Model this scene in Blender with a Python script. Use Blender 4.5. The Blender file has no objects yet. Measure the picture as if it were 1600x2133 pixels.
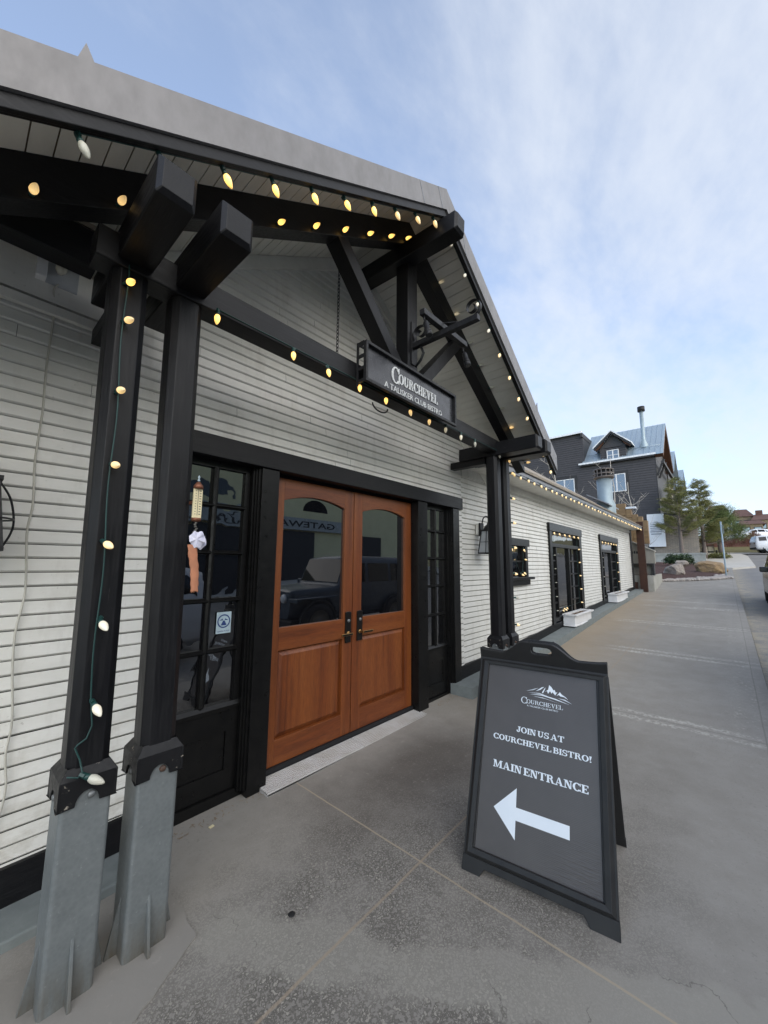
import bpy, bmesh, math, random
from mathutils import Vector, Matrix
import numpy as np
random.seed(7)
SC = bpy.context.scene
COL = SC.collection
PI = math.pi

# ------------------------------------------------------------------ camera
cam_d = bpy.data.cameras.new("camera")
cam = bpy.data.objects.new("camera", cam_d)
COL.objects.link(cam)
cam_d.sensor_fit = 'HORIZONTAL'
cam_d.sensor_width = 36.0
cam_d.lens = 18.0
cam_d.clip_start = 0.05
cam_d.clip_end = 3000
RW = [[0.662, -0.105, -0.742], [-0.750, -0.083, -0.657], [0.008, 0.991, -0.134]]
m3 = Matrix(RW)
cam.matrix_world = Matrix.Translation((0, 0, 1.6)) @ m3.to_quaternion().to_matrix().to_4x4()
SC.camera = cam

# ------------------------------------------------------------------ world, sun, exposure
SUN_EL, SUN_AZ = math.radians(19), math.radians(212)   # azimuth: clockwise from +y, the sun stands behind the viewer
wd = bpy.data.worlds.new("World")
SC.world = wd
wd.use_nodes = True
nt = wd.node_tree
nt.nodes.clear()
def wn(t, **k):
    n = nt.nodes.new(t)
    for a, b in k.items(): setattr(n, a, b)
    return n
out = wn('ShaderNodeOutputWorld')
sky = wn('ShaderNodeTexSky', sky_type='NISHITA', sun_disc=False, sun_elevation=SUN_EL, sun_rotation=SUN_AZ, altitude=2000, air_density=1.0, dust_density=0.7, ozone_density=2.2)
bg1 = wn('ShaderNodeBackground'); bg1.inputs[1].default_value = 0.25
nt.links.new(sky.outputs[0], bg1.inputs[0])
bg2 = wn('ShaderNodeBackground'); bg2.inputs[0].default_value = (0.83, 0.885, 0.97, 1); bg2.inputs[1].default_value = 0.66
tc = wn('ShaderNodeTexCoord')

sep = wn('ShaderNodeSeparateXYZ'); nt.links.new(tc.outputs['Generated'], sep.inputs[0])
def wm(op, a, b=None, c=None, clamp=False):
    n = wn('ShaderNodeMath', operation=op, use_clamp=clamp)
    for i, v in enumerate((a, b, c)):
        if v is None: continue
        if isinstance(v, (int, float)): n.inputs[i].default_value = v
        else: nt.links.new(v, n.inputs[i])
    return n.outputs[0]
front = wm('MULTIPLY', wm('MULTIPLY', wm('SUBTRACT', sep.outputs[1], -0.12), -1.15, clamp=True), wm('SUBTRACT', 1.0, wm('MULTIPLY', sep.outputs[2], 0.7)), clamp=True)   # added glow: sky behind the viewer brightened and warmed to light the gable
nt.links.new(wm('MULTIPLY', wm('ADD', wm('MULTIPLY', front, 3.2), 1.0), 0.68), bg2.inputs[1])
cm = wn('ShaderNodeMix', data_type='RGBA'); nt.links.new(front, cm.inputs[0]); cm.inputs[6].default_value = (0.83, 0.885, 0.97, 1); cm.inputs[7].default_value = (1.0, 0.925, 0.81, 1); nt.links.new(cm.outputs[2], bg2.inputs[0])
zz = wm('ADD', wm('MAXIMUM', sep.outputs[2], 0.0), 0.22)
cx_, cy_ = wm('DIVIDE', sep.outputs[0], zz), wm('DIVIDE', sep.outputs[1], zz)
cmb = wn('ShaderNodeCombineXYZ'); nt.links.new(cx_, cmb.inputs[0]); nt.links.new(cy_, cmb.inputs[1])
mp = wn('ShaderNodeMapping'); mp.inputs['Rotation'].default_value = (0, 0, math.radians(28)); mp.inputs['Scale'].default_value = (1.0, 1.7, 1); mp.inputs['Location'].default_value = (3.3, 0.4, 0)
nt.links.new(cmb.outputs[0], mp.inputs[0])
nz = wn('ShaderNodeTexNoise'); nz.inputs['Scale'].default_value = 1.5; nz.inputs['Detail'].default_value = 9; nz.inputs['Roughness'].default_value = 0.55; nz.inputs['Distortion'].default_value = 0.6
nt.links.new(mp.outputs[0], nz.inputs['Vector'])
nz2 = wn('ShaderNodeTexNoise'); nz2.inputs['Scale'].default_value = 10; nz2.inputs['Detail'].default_value = 6; nz2.inputs['Roughness'].default_value = 0.6
nt.links.new(mp.outputs[0], nz2.inputs['Vector'])
bias = wm('ADD', wm('MULTIPLY', sep.outputs[0], 0.30), wm('MULTIPLY', sep.outputs[1], -0.42))
val = wm('ADD', wm('ADD', wm('MULTIPLY', nz.outputs[0], 1.1), wm('MULTIPLY', nz2.outputs[0], 0.40)), bias)
mr = wn('ShaderNodeMapRange', interpolation_type='SMOOTHSTEP'); mr.inputs['From Min'].default_value = 0.46; mr.inputs['From Max'].default_value = 1.28; mr.inputs['To Min'].default_value = 0.24; mr.inputs['To Max'].default_value = 0.82
nt.links.new(val, mr.inputs[0])
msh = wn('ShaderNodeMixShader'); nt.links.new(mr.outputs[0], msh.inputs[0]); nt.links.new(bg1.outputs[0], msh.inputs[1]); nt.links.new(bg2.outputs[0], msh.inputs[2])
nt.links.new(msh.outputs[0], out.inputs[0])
sd = bpy.data.lights.new("sun", 'SUN'); sd.energy = 1.7; sd.angle = math.radians(80); sd.color = (1.0, 0.93, 0.82)
so = bpy.data.objects.new("sun", sd); COL.objects.link(so)
dv = Vector((math.sin(SUN_AZ) * math.cos(SUN_EL), math.cos(SUN_AZ) * math.cos(SUN_EL), math.sin(SUN_EL)))
so.rotation_euler = dv.to_track_quat('Z', 'Y').to_euler()
so.location = (0, -20, 30)
SC.view_settings.view_transform = 'Standard'
SC.view_settings.look = 'None'
SC.view_settings.exposure = 0.64
SC.view_settings.gamma = 1
SC.view_settings.use_curve_mapping = False

# ------------------------------------------------------------------ materials
MATS = {}
class NT:
    def __init__(s, name):
        s.m = bpy.data.materials.new(name); s.m.use_nodes = True
        s.t = s.m.node_tree; s.b = s.t.nodes['Principled BSDF']
    def n(s, t, **k):
        n = s.t.nodes.new(t)
        for a, b in k.items(): setattr(n, a, b)
        return n
    def l(s, a, b): s.t.links.new(a, b)
    def setv(s, sock, v):
        if isinstance(v, (int, float)): sock.default_value = v
        elif isinstance(v, (tuple, list)): sock.default_value = tuple(v) + ((1,) if len(v) == 3 and sock.type == 'RGBA' else ())
        else: s.l(v, sock)
    def math(s, op, a, b=0.0, c=0.0, clamp=False):
        n = s.n('ShaderNodeMath', operation=op, use_clamp=clamp)
        for i, v in enumerate((a, b, c)): s.setv(n.inputs[i], v)
        return n.outputs[0]
    def mix(s, f, a, b, bl='MIX'):
        n = s.n('ShaderNodeMix', data_type='RGBA', blend_type=bl)
        s.setv(n.inputs[0], f); s.setv(n.inputs[6], a); s.setv(n.inputs[7], b)
        return n.outputs[2]
    def noise(s, vec, sc, det=4, ro=0.5, dist=0.0):
        n = s.n('ShaderNodeTexNoise'); n.inputs['Scale'].default_value = sc; n.inputs['Detail'].default_value = det
        n.inputs['Roughness'].default_value = ro; n.inputs['Distortion'].default_value = dist
        s.l(vec, n.inputs['Vector']); return n.outputs[0]
    def map(s, vec, scale=(1, 1, 1), rot=(0, 0, 0), loc=(0, 0, 0)):
        n = s.n('ShaderNodeMapping'); n.inputs['Scale'].default_value = scale; n.inputs['Rotation'].default_value = rot; n.inputs['Location'].default_value = loc
        s.l(vec, n.inputs[0]); return n.outputs[0]
    def rng(s, v, a, b, c=0.0, d=1.0):
        n = s.n('ShaderNodeMapRange'); s.setv(n.inputs[0], v)
        for i, x in enumerate((a, b, c, d)): n.inputs[i + 1].default_value = x
        return n.outputs[0]
    def pos(s): return s.n('ShaderNodeNewGeometry').outputs['Position']
    def bump(s, h, st, dist=0.01):
        n = s.n('ShaderNodeBump'); n.inputs['Strength'].default_value = st; n.inputs['Distance'].default_value = dist
        s.l(h, n.inputs['Height']); s.l(n.outputs[0], s.b.inputs['Normal'])

def mat(name, col, rough=0.5, metal=0.0, col2=None, nsc=6, stretch=(1, 1, 1), var=0.5, bump=0.0, bsc=60, bdist=0.004, ior=None, rvar=0.0, det=5):
    """painted / plain surface: two tones through noise in world space, a fine bump and uneven gloss"""
    if name in MATS: return MATS[name]
    g = NT(name); p = g.map(g.pos(), stretch)
    c2 = col2 if col2 else tuple(c * 0.72 for c in col)
    f = g.rng(g.noise(p, nsc, det, 0.6), 0.35, 0.7, 0, var * 2 if var < 0.5 else 1)
    g.setv(g.b.inputs['Base Color'], g.mix(f, col, c2))
    g.b.inputs['Metallic'].default_value = metal
    if rvar: g.l(g.rng(g.noise(p, nsc * 2.3, 4, 0.6), 0.3, 0.7, rough - rvar, rough + rvar), g.b.inputs['Roughness'])
    else: g.b.inputs['Roughness'].default_value = rough
    if ior: g.b.inputs['IOR'].default_value = ior
    if name.startswith('black_'): g.b.inputs['Specular IOR Level'].default_value = 0.25
    if bump: g.bump(g.noise(p, bsc, 4, 0.6), bump, bdist)
    MATS[name] = g.m
    return g.m

def emis(name, col, st, base=(0.8, 0.75, 0.6)):
    g = NT(name); g.b.inputs['Base Color'].default_value = base + (1,); g.b.inputs['Roughness'].default_value = 0.35
    g.b.inputs['Emission Color'].default_value = col + (1,)
    tcn = g.n('ShaderNodeTexCoord'); sp = g.n('ShaderNodeSeparateXYZ'); g.l(tcn.outputs['Object'], sp.inputs[0])       # the filament sits low in the bulb
    g.l(g.math('MULTIPLY', g.rng(g.math('ABSOLUTE', g.math('SUBTRACT', sp.outputs[2], 0.022)), 0.0, 0.042, 1.25, 0.5), st), g.b.inputs['Emission Strength'])
    MATS[name] = g.m; return g.m

def timber(name, stretch):
    g = NT(name); p = g.pos()
    gr = g.noise(g.map(p, tuple(14 * k for k in stretch)), 6, 5, 0.65, 0.4); big = g.noise(p, 2.6, 4, 0.6); fl = g.noise(g.map(p, tuple(1.5 * k for k in stretch)), 30, 4, 0.7)
    c = g.mix(g.rng(big, 0.35, 0.7), (0.0046, 0.0046, 0.0056), (0.0085, 0.0085, 0.0098))
    c = g.mix(g.math('MULTIPLY', g.rng(gr, 0.5, 0.75), 0.6), c, (0.015, 0.015, 0.016))
    c = g.mix(g.math('MULTIPLY', g.rng(fl, 0.70, 0.74), 0.35), c, (0.075, 0.072, 0.066))
    g.setv(g.b.inputs['Base Color'], c); g.setv(g.b.inputs['Roughness'], g.rng(gr, 0.3, 0.7, 0.34, 0.55)); g.b.inputs['Specular IOR Level'].default_value = 0.27
    g.bump(gr, 0.30, 0.004); return g.m
M_BLACK = timber('black_timber_paint', (1, 1, 0.07)); M_BLACKX = timber('black_timber_paint_along', (0.07, 1, 1)); M_BLACKY = timber('black_timber_paint_deep', (1, 0.07, 1))
M_TRIM = mat('black_joinery_paint', (0.0048, 0.0048, 0.0052), 0.34, col2=(0.0085, 0.0083, 0.0080), nsc=10, bump=0.05, bsc=40, rvar=0.08)
M_SOFFIT = mat('soffit_paint', (0.80, 0.785, 0.715), 0.42, col2=(0.67, 0.655, 0.59), nsc=5, bump=0.25, bsc=70, stretch=(1, 0.4, 1), rvar=0.12)
M_FASCIA = mat('weathered_zinc_flashing', (0.225, 0.214, 0.210), 0.45, metal=0.3, col2=(0.178, 0.169, 0.165), nsc=11, bump=0.12, bsc=30, stretch=(1, 1, 0.5), rvar=0.08, det=8)
M_SHINGLE = mat('shingle', (0.33, 0.28, 0.22), 0.85, col2=(0.22, 0.19, 0.15), nsc=12, bump=0.4, bsc=60)
M_GUTTER = mat('grey_edge_metal', (0.24, 0.245, 0.26), 0.45, metal=0.3, nsc=10)
M_STONE = mat('bluestone', (0.20, 0.222, 0.218), 0.7, col2=(0.155, 0.175, 0.172), nsc=9, bump=0.4, bsc=50)
M_IRON = mat('black_iron', (0.012, 0.012, 0.013), 0.45, col2=(0.03, 0.03, 0.032), nsc=30, bump=0.2, bsc=90, rvar=0.1)
M_RUST = mat('rusty_bolt', (0.10, 0.055, 0.035), 0.7, metal=0.3, col2=(0.05, 0.04, 0.035), nsc=60, bump=0.4, bsc=200)
M_ZINCB = mat('dull_bolt', (0.20, 0.21, 0.21), 0.5, metal=0.5, nsc=60)
M_ALU = mat('ribbed_aluminium', (0.58, 0.57, 0.56), 0.45, metal=0.35, col2=(0.47, 0.445, 0.41), nsc=4, rvar=0.1)
M_WHITEBOX = mat('white_box_paint', (0.78, 0.78, 0.78), 0.45, col2=(0.70, 0.70, 0.69), nsc=6)
M_SOIL = mat('potting_soil', (0.16, 0.085, 0.045), 0.95, col2=(0.07, 0.04, 0.025), nsc=30, bump=1.0, bsc=40, bdist=0.03)
M_CABLEW = mat('white_cable', (0.55, 0.53, 0.46), 0.5)
M_WIREG = mat('green_wire', (0.01, 0.05, 0.045), 0.5)
M_SOCKET = mat('green_socket', (0.010, 0.050, 0.044), 0.4, col2=(0.008, 0.038, 0.034))
M_BRASS = mat('brass', (0.55, 0.33, 0.12), 0.3, metal=1.0, col2=(0.3, 0.18, 0.08), nsc=30)
M_LOCK = mat('dark_bronze_plate', (0.014, 0.012, 0.011), 0.32, metal=0.3)
M_PLASTIC = mat('black_sign_plastic', (0.020, 0.020, 0.0205), 0.42, col2=(0.027, 0.0268, 0.0265), nsc=10, bump=0.1, bsc=300, rvar=0.06)
M_VINYL = mat('white_vinyl', (0.72, 0.77, 0.82), 0.4, col2=(0.66, 0.72, 0.78), nsc=5)
M_LETTER = mat('painted_metal_letters', (0.62, 0.63, 0.62), 0.4, col2=(0.52, 0.53, 0.53), nsc=20)
M_SIGNBACK = mat('sign_panel', (0.022, 0.023, 0.027), 0.28, col2=(0.034, 0.035, 0.04), nsc=6, rvar=0.1)
M_COPPER = mat('copper', (0.22, 0.085, 0.045), 0.5, metal=0.5, col2=(0.13, 0.055, 0.035), nsc=40)
M_CREAM = mat('cream_scale', (0.72, 0.63, 0.40), 0.5, col2=(0.62, 0.54, 0.33), nsc=10)
M_LEATHER = mat('tan_strap', (0.47, 0.19, 0.10), 0.7, col2=(0.36, 0.15, 0.08), nsc=20, bump=0.3, bsc=120)
M_CAPW = mat('white_ruffle_cloth', (0.72, 0.70, 0.78), 0.8, col2=(0.45, 0.46, 0.62), nsc=30)
M_DULLMETAL = mat('dull_cast_metal', (0.16, 0.15, 0.13), 0.5, metal=0.6, col2=(0.08, 0.075, 0.07), nsc=60)
M_FROST = mat('frosted_pane', (0.42, 0.44, 0.46), 0.35, col2=(0.36, 0.38, 0.40), nsc=8)
M_LODGE = mat('charcoal_lap_siding', (0.042, 0.040, 0.043), 0.65, col2=(0.054, 0.051, 0.054), nsc=3)
M_LODGET = mat('charcoal_trim', (0.022, 0.021, 0.022), 0.6)
M_ORANGEW = mat('stained_wood_soffit', (0.085, 0.031, 0.012), 0.7, col2=(0.05, 0.02, 0.009), nsc=8)
M_METALROOF = mat('standing_seam_metal', (0.36, 0.44, 0.50), 0.4, metal=0.5, col2=(0.32, 0.39, 0.45), nsc=3)
M_WHITEEDGE = mat('white_roof_edge', (0.80, 0.82, 0.84), 0.4)
M_WINW = mat('white_window_frame', (0.74, 0.74, 0.74), 0.4)
M_STEEL = mat('galvanised_pipe', (0.30, 0.37, 0.40), 0.5, metal=0.4, col2=(0.25, 0.31, 0.34), nsc=4)
M_STEELD = mat('weathered_cap_metal', (0.20, 0.17, 0.15), 0.45, metal=0.6)
M_CORTEN = mat('rusted_steel', (0.036, 0.015, 0.009), 0.8, col2=(0.060, 0.024, 0.012), nsc=4, bump=0.2, bsc=80)
M_CONCB = mat('board_formed_concrete', (0.33, 0.31, 0.26), 0.85, col2=(0.25, 0.235, 0.20), nsc=5, stretch=(1, 1, 0.3), bump=0.2, bsc=30)
M_CONCL = mat('pale_concrete', (0.40, 0.385, 0.34), 0.85, col2=(0.31, 0.30, 0.25), nsc=2.5, bump=0.2, bsc=30)
M_CEDAR = mat('golden_wood_block', (0.26, 0.165, 0.075), 0.7, col2=(0.17, 0.105, 0.05), nsc=4, stretch=(1, 0.4, 5))
M_POSTER = mat('white_poster', (0.78, 0.79, 0.80), 0.5, col2=(0.73, 0.74, 0.75))
M_POSTERG = mat('grey_print', (0.36, 0.38, 0.42), 0.6)
M_BARK = mat('grey_bark', (0.17, 0.14, 0.12), 0.9, col2=(0.10, 0.08, 0.07), nsc=20, bump=0.4, bsc=40)
M_BIRCH = mat('pale_bark', (0.50, 0.46, 0.40), 0.8, col2=(0.34, 0.30, 0.26), nsc=10)
M_NEEDLE = mat('olive_needles', (0.185, 0.180, 0.050), 0.7, col2=(0.095, 0.110, 0.034), nsc=2.2)
M_NEEDLE2 = mat('dark_needles', (0.105, 0.140, 0.034), 0.7, col2=(0.050, 0.078, 0.022), nsc=1.6)
M_SHRUB = mat('shrub_leaves', (0.035, 0.070, 0.018), 0.6, col2=(0.020, 0.038, 0.010), nsc=3)
M_REDTWIG = mat('red_brown_twigs', (0.125, 0.050, 0.034), 0.9, col2=(0.085, 0.045, 0.030), nsc=1.2)
M_ROOFTILE = mat('red_tile_roof', (0.125, 0.062, 0.046), 0.85, col2=(0.09, 0.046, 0.037), nsc=3)
M_STUCCO = mat('tan_stucco', (0.31, 0.235, 0.15), 0.9, col2=(0.24, 0.185, 0.12), nsc=2)
M_ROCKO = mat('golden_boulder', (0.36, 0.235, 0.11), 0.85, col2=(0.22, 0.155, 0.095), nsc=4, bump=1.0, bsc=6, bdist=0.12)
M_ROCKG = mat('buff_boulder', (0.34, 0.29, 0.24), 0.85, col2=(0.26, 0.22, 0.19), nsc=4, bump=1.0, bsc=6, bdist=0.12)
M_TYRE = mat('tyre_rubber', (0.012, 0.012, 0.012), 0.7)
M_CARW = mat('white_car_paint', (0.72, 0.74, 0.76), 0.25, col2=(0.68, 0.70, 0.73))
M_CARD = mat('dark_car_paint', (0.010, 0.011, 0.012), 0.18, col2=(0.013, 0.013, 0.014))
M_CARB = mat('blue_grey_car_paint', (0.05, 0.065, 0.085), 0.25)
M_LAMPG = mat('headlamp', (0.6, 0.62, 0.65), 0.15)
M_BEIGE = mat('beige_render', (0.62, 0.56, 0.34), 0.9, col2=(0.55, 0.50, 0.30), nsc=1)
M_GREYBAND = mat('grey_sign_band', (0.36, 0.37, 0.36), 0.8)
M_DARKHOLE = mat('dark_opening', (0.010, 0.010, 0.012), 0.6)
M_BLUE = mat('blue_print', (0.02, 0.05, 0.19), 0.5)
M_STICKER = mat('pale_blue_sticker', (0.46, 0.58, 0.64), 0.45)
M_TRAILERP = mat('pale_load_board', (0.55, 0.50, 0.38), 0.7)

def glass(name, base, rough, ior, wav=0.0, wsc=3):
    g = NT(name); g.b.inputs['Base Color'].default_value = base + (1,); g.b.inputs['Roughness'].default_value = rough
    g.b.inputs['IOR'].default_value = ior
    if wav: g.bump(g.noise(g.pos(), wsc, 1, 0.4), wav, 0.02)
    MATS[name] = g.m; return g.m
M_GLASS = glass('door_glass', (0.004, 0.004, 0.005), 0.01, 2.7)
M_GLASSW = glass('old_wavy_glass', (0.004, 0.004, 0.005), 0.015, 2.5, 0.05, 9)
M_GLASSC = glass('car_glass', (0.006, 0.007, 0.008), 0.03, 1.42)
M_GLASSL = glass('far_window_glass', (0.05, 0.06, 0.07), 0.02, 2.6)
M_CLEAR = glass('dark_lens', (0.03, 0.03, 0.03), 0.1, 1.6)

g = NT('black_chipped_paint'); p = g.pos(); n1 = g.noise(p, 38, 5, 0.7); n2 = g.noise(p, 9, 3, 0.5)
ge = g.n('ShaderNodeNewGeometry')
ch = g.math('MULTIPLY', g.rng(n1, 0.60, 0.64), g.rng(n2, 0.52, 0.60))
g.setv(g.b.inputs['Base Color'], g.mix(ch, g.mix(n2, (0.005, 0.005, 0.006), (0.011, 0.011, 0.012)), (0.26, 0.23, 0.19)))
g.setv(g.b.inputs['Roughness'], g.rng(n1, 0.3, 0.7, 0.35, 0.6)); g.b.inputs['Specular IOR Level'].default_value = 0.3; g.bump(n1, 0.12, 0.004); M_CHIP = g.m

# white lap siding: chalky paint, streaks of dirt, small knocks
g = NT('white_siding_paint'); p = g.pos()
n1 = g.noise(g.map(p, (0.8, 1, 3)), 2.2, 6, 0.6)
n2 = g.noise(g.map(p, (1, 1, 0.25)), 9, 5, 0.65)
n3 = g.noise(g.map(p, (1.0, 1, 1)), 45, 3, 0.6)
c = g.mix(g.rng(n1, 0.35, 0.7), (0.73, 0.72, 0.675), (0.64, 0.63, 0.58))
c = g.mix(g.math('MULTIPLY', g.rng(n2, 0.52, 0.75), 0.38), c, (0.40, 0.37, 0.32))
c = g.mix(g.math('MULTIPLY', g.rng(n3, 0.66, 0.74), 0.45), c, (0.33, 0.31, 0.27))
sp = g.n('ShaderNodeSeparateXYZ'); g.l(p, sp.inputs[0])
c = g.mix(g.math('MULTIPLY', g.rng(sp.outputs[2], 0.85, 0.15, 0.1, 0.75), g.rng(g.noise(g.map(p, (1.5, 1, 3)), 5, 6, 0.7), 0.48, 0.70)), c, (0.42, 0.39, 0.33))
vn = g.n('ShaderNodeTexVoronoi'); vn.inputs['Scale'].default_value = 5.5; g.l(g.map(p, (0.5, 0.2, 2.45)), vn.inputs['Vector'])
c = g.mix(g.math('MULTIPLY', g.rng(vn.outputs['Distance'], 0.030, 0.018), 0.55), c, (0.36, 0.33, 0.28))
g.setv(g.b.inputs['Base Color'], c); g.setv(g.b.inputs['Roughness'], g.rng(n2, 0.3, 0.7, 0.38, 0.6))
g.bump(g.noise(g.map(p, (0.25, 1, 1)), 60, 4, 0.6), 0.12, 0.004)
M_SIDING = g.m

# galvanised steel with spangle, scuffs and dirt at the foot
g = NT('hot_dip_galvanised'); p = g.pos()
v = g.n('ShaderNodeTexVoronoi'); v.inputs['Scale'].default_value = 60; g.l(p, v.inputs['Vector'])
n1 = g.noise(p, 12, 6, 0.65); n2 = g.noise(g.map(p, (3, 3, 0.6)), 8, 6, 0.7); n3 = g.noise(p, 55, 4, 0.7)
c = g.mix(n1, (0.125, 0.143, 0.148), (0.205, 0.222, 0.224))
c = g.mix(g.math('MULTIPLY', v.outputs['Distance'], 0.5), c, (0.23, 0.248, 0.25))
c = g.mix(g.math('MULTIPLY', g.rng(n3, 0.62, 0.72), 0.5), c, (0.33, 0.35, 0.345))
sp = g.n('ShaderNodeSeparateXYZ'); g.l(p, sp.inputs[0])
c = g.mix(g.math('MULTIPLY', g.rng(sp.outputs[2], 0.10, -0.07), g.rng(n2, 0.3, 0.65)), c, (0.13, 0.115, 0.09))
g.setv(g.b.inputs['Base Color'], c); g.b.inputs['Metallic'].default_value = 0.35
g.setv(g.b.inputs['Roughness'], g.rng(n1, 0.3, 0.7, 0.42, 0.58)); g.bump(n3, 0.06, 0.003)
M_GALV = g.m

def wood(name, axis):
    g = NT(name); p = g.pos()
    st = {'z': (9, 9, 0.55), 'x': (0.55, 9, 9)}[axis]
    w = g.noise(g.map(p, st), 2.4, 3, 0.5, 1.1)
    f = g.noise(g.map(p, tuple(s * 4 for s in st)), 6, 4, 0.65)
    big = g.noise(g.map(p, {'z': (5, 3, 0.2), 'x': (0.3, 3, 4)}[axis]), 2.0, 3, 0.5)
    c = g.mix(g.rng(w, 0.3, 0.72), (0.185, 0.048, 0.0110), (0.092, 0.0225, 0.0062))
    c = g.mix(g.rng(big, 0.4, 0.68), c, (0.225, 0.067, 0.016))
    c = g.mix(g.math('MULTIPLY', g.rng(f, 0.42, 0.72), 0.6), c, (0.050, 0.013, 0.005))
    g.setv(g.b.inputs['Base Color'], c); g.setv(g.b.inputs['Roughness'], g.rng(f, 0.3, 0.7, 0.32, 0.5))
    g.bump(f, 0.06, 0.003); return g.m
M_WOODZ = wood('varnished_wood_upright', 'z'); M_WOODX = wood('varnished_wood_level', 'x')

# corrugated plastic sheet of the pavement sign (flutes run across)
g = NT('corrugated_plastic'); tcn = g.n('ShaderNodeTexCoord'); sp = g.n('ShaderNodeSeparateXYZ'); g.l(tcn.outputs['Object'], sp.inputs[0])
wv = g.math('SINE', g.math('MULTIPLY', sp.outputs[2], 900))
nn = g.noise(tcn.outputs['Object'], 6, 5, 0.6)
nb = g.noise(g.map(tcn.outputs['Object'], (4, 4, 40)), 3, 3, 0.6)
low = g.math('MULTIPLY', g.rng(sp.outputs[2], 0.36, 0.14), g.rng(sp.outputs[0], 0.35, 0.7))
hh = g.math('ADD', g.math('MULTIPLY', wv, 0.12), g.math('MULTIPLY', g.math('MULTIPLY', nb, low), 6.0))
g.setv(g.b.inputs['Base Color'], g.mix(nn, (0.056, 0.050, 0.048), (0.080, 0.073, 0.071)))
g.b.inputs['Roughness'].default_value = 0.36; g.bump(hh, 0.35, 0.002)
M_CORR = g.m

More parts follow.
